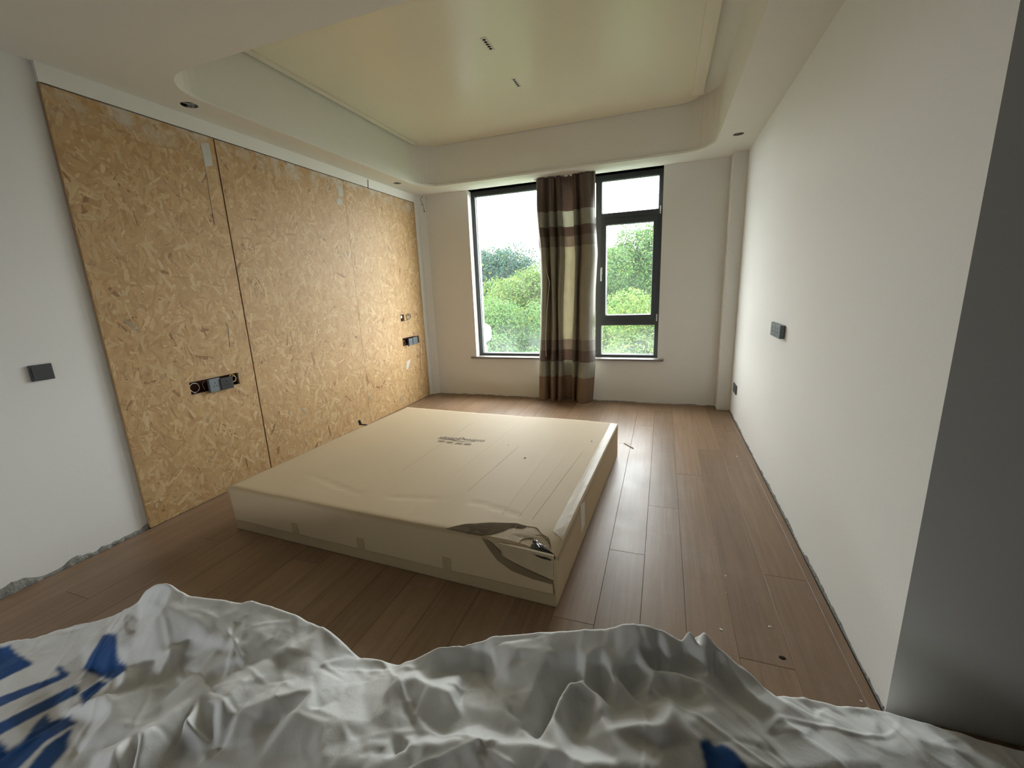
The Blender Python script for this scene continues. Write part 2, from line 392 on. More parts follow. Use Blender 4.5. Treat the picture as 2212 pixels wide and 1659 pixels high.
# ------------------------------------------------------------------ floor: subfloor with planks
floor = struct(box('floor', -3.45, XO + 0.15, YB - 0.15, YF + 0.02, -0.10, -0.013, M_SUB), 'brown wooden plank floor')
def plank_mesh(w, l):
    bm = bmesh.new(); g = 0.0004; c = 0.0012
    bm_box(bm, g, w - g, g, l - g, -0.0129, 0.0)
    top = [e for e in bm.edges if all(abs(vv.co.z) < 1e-6 for vv in e.verts)]
    bmesh.ops.bevel(bm, geom=top, offset=c, segments=1, affect='EDGES')
    bmesh.ops.recalc_face_normals(bm, faces=bm.faces)
    me = bpy.data.meshes.new('plank'); bm.to_mesh(me); bm.free(); me.materials.append(M_WOOD)
    return me
PWID, PLEN = 0.190, 2.27
pcache = {}
row0 = -0.235
for k in range(-16, 15):
    xa = row0 + k * PWID; xb = xa + PWID
    inroom = xa < XR - 0.006
    xa2, xb2 = max(xa, XL - 0.006 if xa < -3 else xa), xb
    ymax = (5.345 if xa < XR - 0.15 else 5.345)
    if xb > XR - 0.006 and xa < XR - 0.006:
        pass
    if xb2 - xa2 < 0.02: continue
    # joints in this row
    j0 = 2.163 + 0.565 * (k % 4)
    ys = []
    y = j0 - 4 * PLEN
    while y < 12: ys.append(y); y += PLEN
    lim0 = YB
    segs = []
    for a, b in zip(ys[:-1], ys[1:]):
        a2, b2 = max(a, lim0), min(b, ymax)
        if b2 - a2 > 0.03: segs.append((a2, b2))
    for a, b in segs:
        parts = [(xa2, xb2, a, b)]
        if xb2 > XR - 0.007:      # the row that meets the right wall
            parts = []
            if xa2 < XR - 0.03: 
                if b > YE - 0.007: parts.append((xa2, XR - 0.009, max(a, YE - 0.007), b))
                if a < YE - 0.007: parts.append((xa2, xb2, a, min(b, YE - 0.007)))
            elif a < YE - 0.02: parts.append((xa2, min(xb2, XO), a, min(b, YE - 0.007)))
        for p in parts:
            if p[1] - p[0] < 0.02 or p[3] - p[2] < 0.02: continue
            key = (round(p[1] - p[0], 4), round(p[3] - p[2], 4))
            if key not in pcache: pcache[key] = plank_mesh(*key)
            o = bpy.data.objects.new('plank', pcache[key]); COL.objects.link(o)
            o.location = (p[0], p[2], 0); o.parent = floor

# ragged plaster feet along the walls
def ragged(name, p0, p1, nrm, hmin, hmax, th, n, m, seed):
    r = random.Random(seed); p0, p1, nrm = Vector(p0), Vector(p1), Vector(nrm)
    v, f = [], []
    hh = r.uniform(hmin, hmax)
    for i in range(n + 1):
        t = i / n; p = p0.lerp(p1, t)
        hh = min(hmax, max(hmin, hh + r.uniform(-1, 1) * (hmax - hmin) * 0.35))
        tt = th * r.uniform(0.35, 1.0)
        v += [p + nrm * 0.0005 + Vector((0, 0, 0.0002)), p + nrm * tt + Vector((0, 0, 0.0002)), p + nrm * tt * 0.8 + Vector((0, 0, hh * 0.6)), p + nrm * 0.0005 + Vector((0, 0, hh))]
    for i in range(n):
        a, b = 4 * i, 4 * i + 4
        for k in range(3): f.append((a + k, b + k, b + k + 1, a + k + 1))
    f.append((0, 1, 2, 3)); f.append((4 * n + 3, 4 * n + 2, 4 * n + 1, 4 * n))
    return struct(from_py(name, v, f, m))
ragged('trim_3', (XR, YE + 0.01, 0), (XR, 5.18, 0), (-1, 0, 0), 0.002, 0.022, 0.006, 260, M_CONC, 1)
ragged('trim_4', (XL - 0.022, -0.9, 0), (XL - 0.022, YO - 0.005, 0), (1, 0, 0), 0.012, 0.060, 0.020, 110, M_CONC, 2)
ragged('trim_5', (-3.04, YF, 0), (0.62, YF, 0), (0, -1, 0), 0.001, 0.012, 0.004, 160, M_CONC, 3)

# ------------------------------------------------------------------ strand boards on the left wall
FX = lambda a, b, d: (d, a, b)             # a = y, b = z, d = x
CUT_NEAR = (1.995, 2.368, 0.806, 0.896)
CUT_FAR = (4.655, 5.043, 0.790, 0.890)
CUT_SMALL = (4.662, 4.738, 1.108, 1.192)
PAL = [(0.47, 0.310, 0.155), (0.445, 0.285, 0.14), (0.50, 0.345, 0.185), (0.41, 0.255, 0.12), (0.48, 0.315, 0.155), (0.53, 0.38, 0.215), (0.455, 0.30, 0.155)]
def flakes(name, y0, y1, z0, z1, holes, parent, seed, count):
    r = random.Random(seed); v, f, c = [], [], []
    for k in range(count):
        ln = r.uniform(0.03, 0.13); wd = r.uniform(0.010, 0.032) * (1.2 if r.random() < 0.1 else 1)
        cy, cz = r.uniform(y0, y1), r.uniform(z0, z1)
        a = r.gauss(math.pi / 2, 0.75) if r.random() < 0.7 else r.uniform(0, math.pi)
        ca, sa = math.cos(a), math.sin(a)
        sk = r.uniform(-0.4, 0.4) * wd
        pts = [(-ln / 2, -wd / 2 * r.uniform(.5, 1)), (-ln * 0.1, -wd / 2), (ln / 2, -wd / 2 * r.uniform(.2, 1)), (ln / 2 + sk, wd / 2 * r.uniform(.3, 1)), (ln * 0.1, wd / 2), (-ln / 2 + sk, wd / 2 * r.uniform(.3, 1))]
        q = [(min(max(cy + x * ca - y * sa, y0), y1), min(max(cz + x * sa + y * ca, z0), z1)) for x, y in pts]
        ys = [p[0] for p in q]; zs = [p[1] for p in q]
        if any(max(ys) > h[0] - .001 and min(ys) < h[1] + .001 and max(zs) > h[2] - .001 and min(zs) < h[3] + .001 for h in holes): continue
        d = XL + 0.0002 + 0.0011 * k / count
        tilt = r.uniform(-0.0002, 0.0002)
        n = len(v)
        v += [(d + tilt * (1 if i < 3 else -1), p[0], p[1]) for i, p in enumerate(q)]
        f.append(tuple(range(n, n + 6)))
        b = PAL[r.randrange(len(PAL))]; u = r.random()
        s = r.uniform(0.93, 1.07)
        if u < 0.012: b = (0.27, 0.15, 0.07)
        elif u < 0.014: b = (0.30, 0.25, 0.17)
        elif u < 0.06: b = (0.56, 0.415, 0.245)
        c += [(b[0] * s, b[1] * s * 0.97, b[2] * s * 0.88, 1.0)] * 6
    o = from_py(name, v, f, M_FLAKE, parent)
    me = o.data
    at = me.color_attributes.new('tone', 'FLOAT_COLOR', 'POINT')
    at.data.foreach_set('color', np.array(c, dtype=np.float32).ravel()[:len(me.vertices) * 4])
    o['kind'] = 'stuff'
    return o
SEAMS = [(YO, 2.506, [CUT_NEAR], 6200), (2.516, 3.8675, [], 8800), (3.8695, YO2, [CUT_FAR, CUT_SMALL], 8800)]
for i, (a, b, hs, n) in enumerate(SEAMS):
    p = plate('strand_board_panel', rect(a, b, 0.004, ZO), [rect(*h) for h in hs], FX, XL - 0.021, XL, M_OSB, wleft)
    flakes('wood_flakes', a, b, 0.004, ZO, hs, p, 20 + i, n)
    for h in hs:
        bm = bmesh.new(); bm_box(bm, XL - 0.062, XL - 0.023, h[0] + 0.002, h[1] - 0.002, h[2] + 0.002, h[3] - 0.002)
        bmesh.ops.delete(bm, geom=[fc for fc in bm.faces if fc.calc_center_median().x > XL - 0.03], context='FACES')
        from_bm('junction_box', bm, M_JBOX, p)
# putty patches and smears on the boards
def smear(name, pts, d, label):
    v = [Vector((XL + 0.0016, p[0], p[1])) for p in pts]; n = len(v)
    v2 = [Vector((XL + 0.0016 + d, p[0] + (sum(q[0] for q in pts) / n - p[0]) * 0.08, p[1] + (sum(q[1] for q in pts) / n - p[1]) * 0.08)) for p in pts]
    f = [tuple(range(n, 2 * n))] + [(i, (i + 1) % n, (i + 1) % n + n, i + n) for i in range(n)]
    return tag(from_py(name, v + v2, f, M_PUTTY, wleft), label)
def osb(px, py): p = on(0, XL, px, py); return (p.y, p.z)
smear('putty_patch', [osb(*q) for q in ((432, 310), (450, 308), (457, 340), (459, 358), (442, 360), (438, 335))], 0.001, 'pale putty patch')
smear('putty_patch', [osb(*q) for q in ((729, 400), (739, 402), (741, 424), (731, 424))], 0.001, 'pale putty patch')
smear('putty_patch', [osb(*q) for q in ((727, 430), (733, 427), (738, 432), (738, 441), (732, 444), (727, 438))], 0.001, 'pale putty blob')
smear('putty_patch', [osb(*q) for q in ((879, 780), (886, 776), (885, 784), (881, 798), (877, 797))], 0.001, 'white smear')
tube('putty_drip', [(XL + 0.002, *osb(443, 360)), (XL + 0.002, *osb(449, 395)), (XL + 0.002, *osb(456, 440)), (XL + 0.002, *osb(464, 485))], 0.0018, M_PUTTY, wleft)
tube('putty_drip', [(XL + 0.002, *osb(487, 697)), (XL + 0.002, *osb(493, 708)), (XL + 0.002, *osb(495, 730)), (XL + 0.002, *osb(497, 748))], 0.0018, M_PUTTY, wleft)

# ------------------------------------------------------------------ sockets and switches
def plate_unit(name, cx, cy, cz, w, h, th, side, m, tilt=0.0, parent=None, marks=()):
    """a wall plate facing +x (side=1) or -x (side=-1)"""
    bm = bmesh.new(); bm_box(bm, 0, th, -w / 2, w / 2, -h / 2, h / 2, min(0.004, th * 0.3))
    M = Matrix.Translation((cx, cy, cz)) @ Matrix.Rotation(tilt, 4, 'Z') @ Matrix.Diagonal((side, 1, 1, 1))
    bm.transform(M)
    o = from_bm(name, bm, m, parent)
    for (my, mz, a) in marks:
        b2 = bmesh.new(); bm_box(b2, th - 0.001, th + 0.0006, -0.0015, 0.0015, -0.006, 0.006)
        b2.transform(M @ Matrix.Translation((0, my, mz)) @ Matrix.Rotation(a, 4, 'X'))
        from_bm('pin_slot', b2, M_DARK, o)
    return o
# light switch
t = tag(empty('light_switch', (XL - 0.022, 1.275, 1.113)), 'charcoal rocker light switch on the white wall left of the boards', 'light switch')
o = plate_unit('switch_plate', 0, 0, 0, 0.094, 0.086, 0.010, 1, M_PLATE, parent=t)
plate_unit('rocker', 0.010, 0, 0, 0.076, 0.068, 0.002, 1, M_PLATE, parent=t)
# paired socket on the right wall
PIN5 = [(0.0, 0.017, 0), (-0.011, -0.008, 0.5), (0.011, -0.008, -0.5)]
t = tag(empty('wall_socket', (XR, 3.35, 1.105)), 'paired slate grey sockets standing proud of the white right wall', 'socket')
plate_unit('socket_plate', -0.004, -0.085, 0.0, 0.125, 0.088, 0.028, -1, M_PLATE2, parent=t, marks=PIN5)
plate_unit('socket_plate', -0.004, 0.045, 0.0, 0.125, 0.088, 0.028, -1, M_PLATE2, parent=t, marks=PIN5)
plate_unit('socket_plate', 0, 0.150, 0.004, 0.086, 0.076, 0.012, -1, M_PLATE, parent=t)
plate_unit('wall_box', 0, -0.02, 0.0, 0.22, 0.07, 0.006, -1, M_DARK, parent=t)
t = tag(empty('wall_socket', (XR, 4.91, 0.325)), 'small dark socket low on the right wall by the boxed column', 'socket')
plate_unit('socket_plate', 0, 0, 0, 0.20, 0.094, 0.011, -1, M_PLATE, parent=t)
plate_unit('socket_face', -0.011, 0, 0, 0.16, 0.072, 0.0015, -1, M_PLATE, parent=t)
# bedside sockets near
t = tag(empty('bedside_socket', (XL - 0.03, 2.18, 0.85)), 'loose grey sockets in the wide cutout of the nearest strand board', 'socket')
plate_unit('socket_plate', 0.030, -0.020, -0.008, 0.086, 0.098, 0.020, 1, M_PLATE2, 0.05, t, PIN5)
plate_unit('socket_plate', 0.036, 0.068, -0.012, 0.090, 0.088, 0.026, 1, M_PLATE, -0.16, t, PIN5)
plate_unit('socket_back', 0.0, -0.020, -0.004, 0.060, 0.060, 0.032, 1, M_DARK, 0.0, t)
plate_unit('socket_back', 0.0, 0.066, -0.004, 0.060, 0.060, 0.038, 1, M_DARK, 0.0, t)
def coil(cy, cz, r, turns, x, m, nm, sq=1.0, seed=0):
    rr = random.Random(seed); pts = []
    for i in range(int(turns * 8) + 1):
        a = i / 8 * 2 * math.pi + 0.6
        pts.append((x + 0.002 * i / 8, cy + r * rr.uniform(0.85, 1.1) * math.cos(a), cz + r * sq * rr.uniform(0.85, 1.1) * math.sin(a)))
    return tube(nm, pts, 0.0016, m, t)
coil(-0.148, 0.0, 0.034, 1.7, 0.018, M_WIREW, 'wire', 1.1, 1)
coil(0.140, 0.010, 0.026, 2.4, 0.020, M_WIREY, 'wire', 1.2, 2)
coil(0.146, 0.004, 0.020, 1.2, 0.026, M_WIREW, 'wire', 1.2, 3)
tube('wire', [(0.02, 0.10, -0.03), (0.035, 0.13, -0.05), (0.045, 0.17, -0.085), (0.04, 0.225, -0.139)], 0.002, M_WIREW, t)
tube('wire', [(0.02, -0.07, 0.035), (0.012, -0.085, 0.01), (0.015, -0.075, -0.03)], 0.002, M_WIRER, t)
# bedside sockets far
t = tag(empty('bedside_socket', (XL - 0.03, 4.85, 0.84)), 'loose grey sockets with hanging wires in the board nearest the window', 'socket')
plate_unit('socket_plate', 0.030, -0.035, -0.014, 0.095, 0.094, 0.020, 1, M_PLATE2, 0.04, t, PIN5)
plate_unit('socket_plate', 0.030, 0.085, -0.010, 0.100, 0.092, 0.016, 1, M_PLATE2, -0.05, t, PIN5)
plate_unit('socket_back', 0.0, 0.02, 0.0, 0.14, 0.060, 0.032, 1, M_DARK, 0.0, t)
tube('wire', [(0.02, 0.09, 0.04), (0.05, 0.14, 0.05), (0.055, 0.185, 0.02), (0.045, 0.185, -0.12), (0.04, 0.165, -0.30), (0.038, 0.165, -0.46)], 0.0022, M_WIRER, t)
tube('wire', [(0.02, 0.11, 0.04), (0.05, 0.16, 0.045), (0.055, 0.205, 0.0), (0.045, 0.215, -0.12), (0.042, 0.19, -0.28), (0.042, 0.20, -0.42), (0.045, 0.225, -0.52), (0.04, 0.25, -0.55)], 0.0018, M_WIREW, t)
coil(-0.165, -0.01, 0.022, 1.5, 0.03, M_WIRER, 'wire', 1.3, 5)
tube('wire', [(0.03, -0.17, -0.02), (0.045, -0.155, -0.05), (0.04, -0.14, -0.085)], 0.003, M_WIREB, t)
# small cutout with a coiled wire
t = tag(empty('coiled_wire', (XL - 0.03, 4.70, 1.15)), 'coiled grey wire poking from the small square hole in the boards', 'wire')
M_WIREG = mat('grey_wire_sheath', (0.22, 0.20, 0.15), 0.5, 0.4)
pts = [(0.01, 0.0, -0.02), (0.035, 0.03, -0.035), (0.04, 0.08, -0.035)]
for i in range(22):
    a = -math.pi / 2 + i / 8 * 2 * math.pi
    pts.append((0.04 + 0.0015 * i / 8, 0.125 + 0.047 * math.cos(a), 0.008 + 0.036 * math.sin(a)))
pts += [(0.05, 0.135, 0.02), (0.05, 0.175, 0.05)]
tube('wire_loop', pts, 0.0035, M_WIREG, t)
box('wire_clip', 0.0, 0.028, -0.028, -0.002, -0.005, 0.03, M_TRIMW, t)

# loose bell wires at the top of the corner strip
t = tag(empty('loose_wire', (-3.10, 5.26, 2.45)), 'thin dark loose wires hanging from the ceiling in the corner by the window', 'wire')
def cs(px, py): p = on(0, -3.098, px, py); return (p.x + 3.10 + 0.008, p.y - 5.26, p.z - 2.45)
def cs2(px, py):
    d = ray(px, py); p = CAM + d * ((5.29 - CAM[1]) / d[1]); return (p.x + 3.10, p.y - 5.26, p.z - 2.45)
tube('wire', [cs2(*q) for q in ((914, 424), (910, 427), (909, 432), (913, 441), (915, 448), (916, 457))], 0.0025, M_WIREB, t)
tube('wire', [cs2(*q) for q in ((913, 441), (907, 446), (908, 453), (906, 461), (904, 467))], 0.0022, M_WIREB, t)
tube('wire_end', [cs2(*q) for q in ((905, 464), (904, 468))], 0.006, M_WIREB, t)
tube('wire_end', [cs2(*q) for q in ((916, 455), (917, 458))], 0.006, M_WIREB, t)
# a wire end sticking out above the boards
p0 = on(0, XL, 795, 407); p1 = on(0, XL, 793.5, 388)
tag(tube('loose_wire', [(XL + 0.001, p0.y, p0.z), (XL + 0.006, (p0.y + p1.y) / 2, (p0.z + p1.z) / 2), (XL + 0.008, p1.y, p1.z)], 0.003, M_WIREB),
    'short black wire end standing up from the top edge of the boards', 'wire')

# five-lens grille lights in the cream ceiling
def grille(x0, x1, y0, y1, label):
    cx, cy = (x0 + x1) / 2, (y0 + y1) / 2
    t = tag(empty('grille_light', (cx, cy, ZU - 0.03)), label, 'ceiling light', 'five-lens lights in the cream ceiling')
    w, l = x1 - x0, y1 - y0
    hl = [circle(0, -l / 2 + l * (0.14 + 0.18 * k), w * 0.30, 14) for k in range(5)]
    plate('trim_plate', rect(-w / 2, w / 2, -l / 2, l / 2), hl, lambda a, b, d: (a, b, d), -0.0035, 0.0, M_TRIMW, t)
    for k in range(5):
        v = [(*p, -0.0030) for p in circle(0, -l / 2 + l * (0.14 + 0.18 * k), w * 0.31, 14)]
        from_py('lens', v, [tuple(range(14))], M_DARK, t)
    return t
grille(-1.272, -1.229, 3.165, 3.335, 'five-lens grille light nearer the camera on the cream ceiling')
grille(-1.268, -1.229, 3.800, 3.968, 'five-lens grille light nearer the window on the cream ceiling')

# ------------------------------------------------------------------ window
win = struct(empty('window_1', ((WX0 + WX1) / 2, YW, WZ0)), 'charcoal aluminium window with three right lights and a wide fixed left pane')
OFF = Vector(((WX0 + WX1) / 2, YW, WZ0))
def wbox(name, x0, x1, y0, y1, z0, z1, m, parent=win, bev=0.003):
    o = box(name, x0, x1, y0, y1, z0, z1, m, None, bev)
    o.data.transform(Matrix.Translation(-OFF)); o.parent = parent
    return o
FY0, FY1 = YW, YW + 0.075
MX0, MX1 = -0.802, -0.728
wbox('frame_jamb', WX0, -2.378, FY0, FY1, WZ0, WZ1, M_FRAME)
wbox('frame_jamb', -0.086, WX1, FY0, FY1, WZ0, WZ1, M_FRAME)
wbox('frame_head', -2.378, -0.086, FY0, FY1, 2.655, WZ1, M_FRAME)
wbox('frame_base', -2.378, -0.086, FY0, FY1, WZ0, 0.588, M_FRAME)
wbox('mullion', MX0, MX1, FY0 - 0.004, FY1, 0.588, 2.655, M_FRAME)
wbox('transom', MX1, -0.086, FY0, FY1, 2.222, 2.292, M_FRAME)
wbox('transom', MX1, -0.086, FY0, FY1, 0.960, 1.026, M_FRAME)
# opening casement
sash = wbox('sash', MX1 + 0.001, -0.676, FY0 - 0.012, FY1 - 0.02, 1.026, 2.222, M_FRAME)
for q in ((-0.134, -0.085, 1.026, 2.222), (-0.676, -0.134, 2.160, 2.222), (-0.676, -0.134, 1.026, 1.086)):
    wbox('sash_rail', q[0], q[1], FY0 - 0.012, FY1 - 0.02, q[2], q[3], M_FRAME, sash)
def pane(x0, x1, z0, z1, parent, y=YW + 0.035):
    v = [Vector((x0, y, z0)) - OFF, Vector((x1, y, z0)) - OFF, Vector((x1, y, z1)) - OFF, Vector((x0, y, z1)) - OFF]
    return from_py('pane', v, [(0, 1, 2, 3)], M_GLASS, parent)
M_BEAD = mat('pale_glazing_bead', (0.55, 0.58, 0.58), 0.4, 0.4)
def bead(x0, x1, z0, z1, parent):
    bm = bmesh.new(); y0, y1 = YW + 0.036, YW + 0.046; w = 0.006
    for q in ((x0, x0 + w, z0, z1), (x1 - w, x1, z0, z1), (x0 + w, x1 - w, z0, z0 + w), (x0 + w, x1 - w, z1 - w, z1)):
        bm_box(bm, q[0], q[1], y0, y1, q[2], q[3])
    bm.transform(Matrix.Translation(-OFF))
    return from_bm('glazing_bead', bm, M_BEAD, parent)
for q, p in (((-2.378, MX0, 0.588, 2.655), win), ((MX1, -0.086, 2.292, 2.655), win), ((MX1, -0.086, 0.588, 0.960), win), ((-0.676, -0.134, 1.086, 2.160), sash)):
    pane(*q, p); bead(*q, p)
# casement handle and hinges
hd = wbox('handle', -0.736, -0.716, YW - 0.022, YW - 0.011, 1.585, 1.670, M_ALU, win, 0.003)
wbox('handle_grip', -0.738, -0.718, YW - 0.052, YW - 0.036, 1.505, 1.655, M_ALU, hd, 0.006)
wbox('handle_neck', -0.735, -0.719, YW - 0.040, YW - 0.020, 1.632, 1.654, M_ALU, hd, 0.003)
for z in (1.005, 2.235):
    wbox('hinge', -0.072, -0.058, YW - 0.016, YW + 0.004, z, z + 0.085, M_ALU, win, 0.003)
# stone sill
sill = wbox('window_sill', WX0 - 0.075, WX1 + 0.068, YF - 0.034, YF + 0.0, 0.530, 0.556, M_STONE, win, 0.004)
wbox('sill_ledge', WX0 + 0.001, WX1 - 0.001, YF - 0.02, YW + 0.10, 0.530, 0.5555, M_STONE, win, 0.0)
# outer reveal with leftover white film
wbox('outer_jamb', WX0, WX0 + 0.035, YW + 0.076, YF + 0.26, WZ0, WZ1, M_EXTW)

# ------------------------------------------------------------------ curtain
def sRGB(r, g, b): return tuple(((c / 255) / 12.92 if c / 255 < 0.04045 else ((c / 255 + 0.055) / 1.055) ** 2.4) for c in (r, g, b))
def zc(py, y=5.20): return on(1, y, 1225, py).z
def curtain_mat():
    m = bpy.data.materials.new('striped_satin_curtain'); m.use_nodes = True
    nd, lk = m.node_tree.nodes, m.node_tree.links; b = nd['Principled BSDF']; out = nd['Material Output']
    geo = nd.new('ShaderNodeNewGeometry'); sx = nd.new('ShaderNodeSeparateXYZ'); lk.new(geo.outputs['Position'], sx.inputs[0])
    mr = nd.new('ShaderNodeMapRange'); mr.inputs['From Max'].default_value = 2.8; lk.new(sx.outputs['Z'], mr.inputs['Value'])
    cr = nd.new('ShaderNodeValToRGB'); cr.color_ramp.interpolation = 'CONSTANT'
    brown, sage, taupe, beige, rust = (0.20, 0.150, 0.124), (0.45, 0.44, 0.365), (0.31, 0.262, 0.212), (0.46, 0.425, 0.325), (0.32, 0.22, 0.152)
    bands = [(868, rust), (815, sage), (781, brown), (757, taupe), (735, beige), (534, taupe), (510, brown), (489, sage), (456, brown)]
    els = cr.color_ramp.elements
    while len(els) > 1: els.remove(els[-1])
    els[0].position = 0; els[0].color = (*rust, 1)
    for py, c in bands[1:]:
        e = els.new(zc(py) / 2.8); e.color = (*c, 1)
    lk.new(mr.outputs[0], cr.inputs[0])
    nz = nd.new('ShaderNodeTexNoise'); nz.inputs['Scale'].default_value = 9; nz.inputs['Detail'].default_value = 5
    lk.new(geo.outputs['Position'], nz.inputs['Vector'])
    hs = nd.new('ShaderNodeHueSaturation'); mv = nd.new('ShaderNodeMapRange'); mv.inputs['To Min'].default_value = 0.85; mv.inputs['To Max'].default_value = 1.15
    lk.new(nz.outputs['Fac'], mv.inputs['Value']); lk.new(mv.outputs[0], hs.inputs['Value']); lk.new(cr.outputs[0], hs.inputs['Color'])
    lk.new(hs.outputs[0], b.inputs['Base Color']); b.inputs['Roughness'].default_value = 0.42; b.inputs['Specular IOR Level'].default_value = 0.5
    tl = nd.new('ShaderNodeBsdfTranslucent'); lk.new(hs.outputs[0], tl.inputs['Color'])
    ms = nd.new('ShaderNodeMixShader'); ms.inputs[0].default_value = 0.42
    lk.new(b.outputs[0], ms.inputs[1]); lk.new(tl.outputs[0], ms.inputs[2]); lk.new(ms.outputs[0], out.inputs['Surface'])
    return m
M_CURT = curtain_mat()
cur = tag(empty('curtain', (-1.15, 5.22, 0.02)), 'striped brown and beige satin curtain bunched across the window middle', 'curtain')
def cur_x(py, left):
    # outline of the bunch, in the plane of the curtain
    L = [(380, 1157), (450, 1160), (520, 1165), (600, 1167), (700, 1166), (780, 1163), (868, 1164)]
    Rr = [(375, 1286), (450, 1285), (540, 1290), (610, 1286), (700, 1284), (780, 1286), (868, 1280)]
    T = L if left else Rr
    px = np.interp(py, [a for a, _ in T], [b for _, b in T])
    return on(1, 5.21, px, py).x
PROF = [(0, .02), (.02, -.03), (.07, -.055), (.13, -.050), (.165, .01), (.185, .050), (.205, .02), (.23, -.035), (.27, -.055), (.305, -.02), (.32, .045), (.335, .05), (.35, .0), (.385, -.045), (.42, -.02),
        (.44, .04), (.47, .068), (.52, .078), (.57, .072), (.615, .055), (.632, .0), (.655, -.040), (.685, -.015), (.70, .040), (.715, .02), (.745, -.035), (.80, -.068), (.86, -.075), (.92, -.055), (.97, -.015), (1, .03)]
_t = np.linspace(0, 1, len(PROF)); _bx = np.array([p[0] for p in PROF]); _by = np.array([p[1] for p in PROF])
NZ, NS = 130, 300
ss = np.linspace(0, 1, NS + 1)
BX, BY = np.interp(ss, _t, _bx), np.interp(ss, _t, _by)
ker = np.hanning(13); ker /= ker.sum()
BX = np.convolve(np.pad(BX, 6, mode='edge'), ker, 'valid'); BY = np.convolve(np.pad(BY, 6, mode='edge'), ker, 'valid')
zt, zb = ZC - 0.004, 0.018
def curtain_layer(name, m, off, j0, j1, zlo=zb):
    v, f = [], []
    nj = j1 - j0
    for i in range(NZ + 1):
        t_ = i / NZ; z = zt + (zlo - zt) * t_
        py = 380 + (868 - 380) * (zt - z) / (zt - zb)
        xl, xr = cur_x(py, True), cur_x(py, False)
        g = 0.30 + 0.70 * min(1, (zt - z) / 0.55)
        gat = max(0, 1 - (zt - z) / 0.30)
        for j in range(j0, j1 + 1):
            s_ = ss[j]
            sway = 0.012 * math.sin(1.7 * z + 5 * s_) + 0.006 * math.sin(4.3 * z + 13 * s_)
            pl_ = 0.012 * math.sin(s_ * 2 * math.pi * 15 + 0.8 * math.sin(9 * s_)) * gat
            y = 5.215 + BY[j] * (1.35 if BY[j] < 0 else 1.1) * g + pl_ + sway * (1 - gat) * 0.7 + off
            x = xl + (xr - xl) * BX[j] + sway * 0.8 * (1 - gat) * min(1, s_ / 0.05, (1 - s_) / 0.05)
            v.append((x + 1.15, min(y, 5.312) - 5.22, z - 0.02))
    for i in range(NZ):
        for j in range(nj):
            a = i * (nj + 1) + j; f.append((a, a + 1, a + nj + 2, a + nj + 1))
    o = from_py(name, v, f, m, cur, True)
    sd = o.modifiers.new('thickness', 'SOLIDIFY'); sd.thickness = 0.0012
    return o
curtain_layer('curtain_cloth', M_CURT, 0.0, 0, NS)
M_BLOCKER = mat('opaque_backlight_blocker', (0.34, 0.31, 0.25), 0.7, 0.2)  # unseen layers added behind the side folds to block window light
jm0, jm1 = int(0.495 * NS), int(0.665 * NS)
curtain_layer('backlight_blocker', M_BLOCKER, 0.018, 3, jm0, 0.05)
curtain_layer('backlight_blocker', M_BLOCKER, 0.018, jm1, NS - 3, 0.05)
# turned-back leading edge; its pale tube paints light from the gap behind
hem = [on(1, 5.155, *q) for q in ((1166, 500), (1170, 530), (1176, 565), (1182, 592), (1187, 610), (1184, 640), (1181, 680), (1179, 730), (1180, 770))]
v, f = [], []
for i, p in enumerate(hem):
    w = 0.030 + 0.02 * math.sin(i * 0.9)
    v += [p - OFF * 0 - Vector((-1.15, 5.22, 0.02)), Vector((p.x - w * 0.3, p.y + 0.012, p.z)) - Vector((-1.15, 5.22, 0.02)), Vector((p.x - w, p.y + 0.03, p.z)) - Vector((-1.15, 5.22, 0.02))]
for i in range(len(hem) - 1):
    for k in range(2): f.append((3 * i + k, 3 * i + k + 1, 3 * i + 4 + k, 3 * i + 3 + k))
o = from_py('turned_hem', v, f, M_CURT, cur, True)
sd = o.modifiers.new('thickness', 'SOLIDIFY'); sd.thickness = 0.003
M_BACKLIT = mat('painted_backlit_line', (0.75, 0.74, 0.68), 0.5, 0.3)
tube('backlit_line', [p - Vector((-1.15, 5.222, 0.02)) for p in hem], 0.0032, M_BACKLIT, cur)
box('curtain_track', -0.35, 0.35, 0.012, 0.030, ZC - 0.02 - 0.016, ZC - 0.0205, M_TRIMW, cur)

# ------------------------------------------------------------------ big flat carton
BA = math.radians(-2.45)
BO = Vector((-2.597, 1.738, 0.0))       # near left bottom corner
BL, BW, BH = 2.185, 1.945, 0.288
carton = tag(empty('mattress_carton', BO, BA), 'huge flat brown cardboard mattress box with a torn corner on the floor', 'cardboard box')
BMI = (Matrix.Translation(BO) @ Matrix.Rotation(BA, 4, 'Z')).inverted()
def btop(px, py, dz=0.0):
    return BMI @ on(2, BH + dz, px, py)
def bnear(px, py, off=0.0):
    o = BMI @ CAM; d = (BMI.to_3x3() @ ray(px, py)); t = (-off - o.y) / d.y; return o + d * t
def bright(px, py, off=0.0):
    o = BMI @ CAM; d = (BMI.to_3x3() @ ray(px, py)); t = (BL + off - o.x) / d.x; return o + d * t
def noise2(x, y, seed=0):
    rs = np.random.RandomState(seed); tab = rs.rand(64, 64)
    xi, yi = np.floor(x).astype(int), np.floor(y).astype(int); fx, fy = x - xi, y - yi
    fx = fx * fx * (3 - 2 * fx); fy = fy * fy * (3 - 2 * fy)
    g = lambda a, b: tab[a % 64, b % 64]
    return (g(xi, yi) * (1 - fx) + g(xi + 1, yi) * fx) * (1 - fy) + (g(xi, yi + 1) * (1 - fx) + g(xi + 1, yi + 1) * fx) * fy
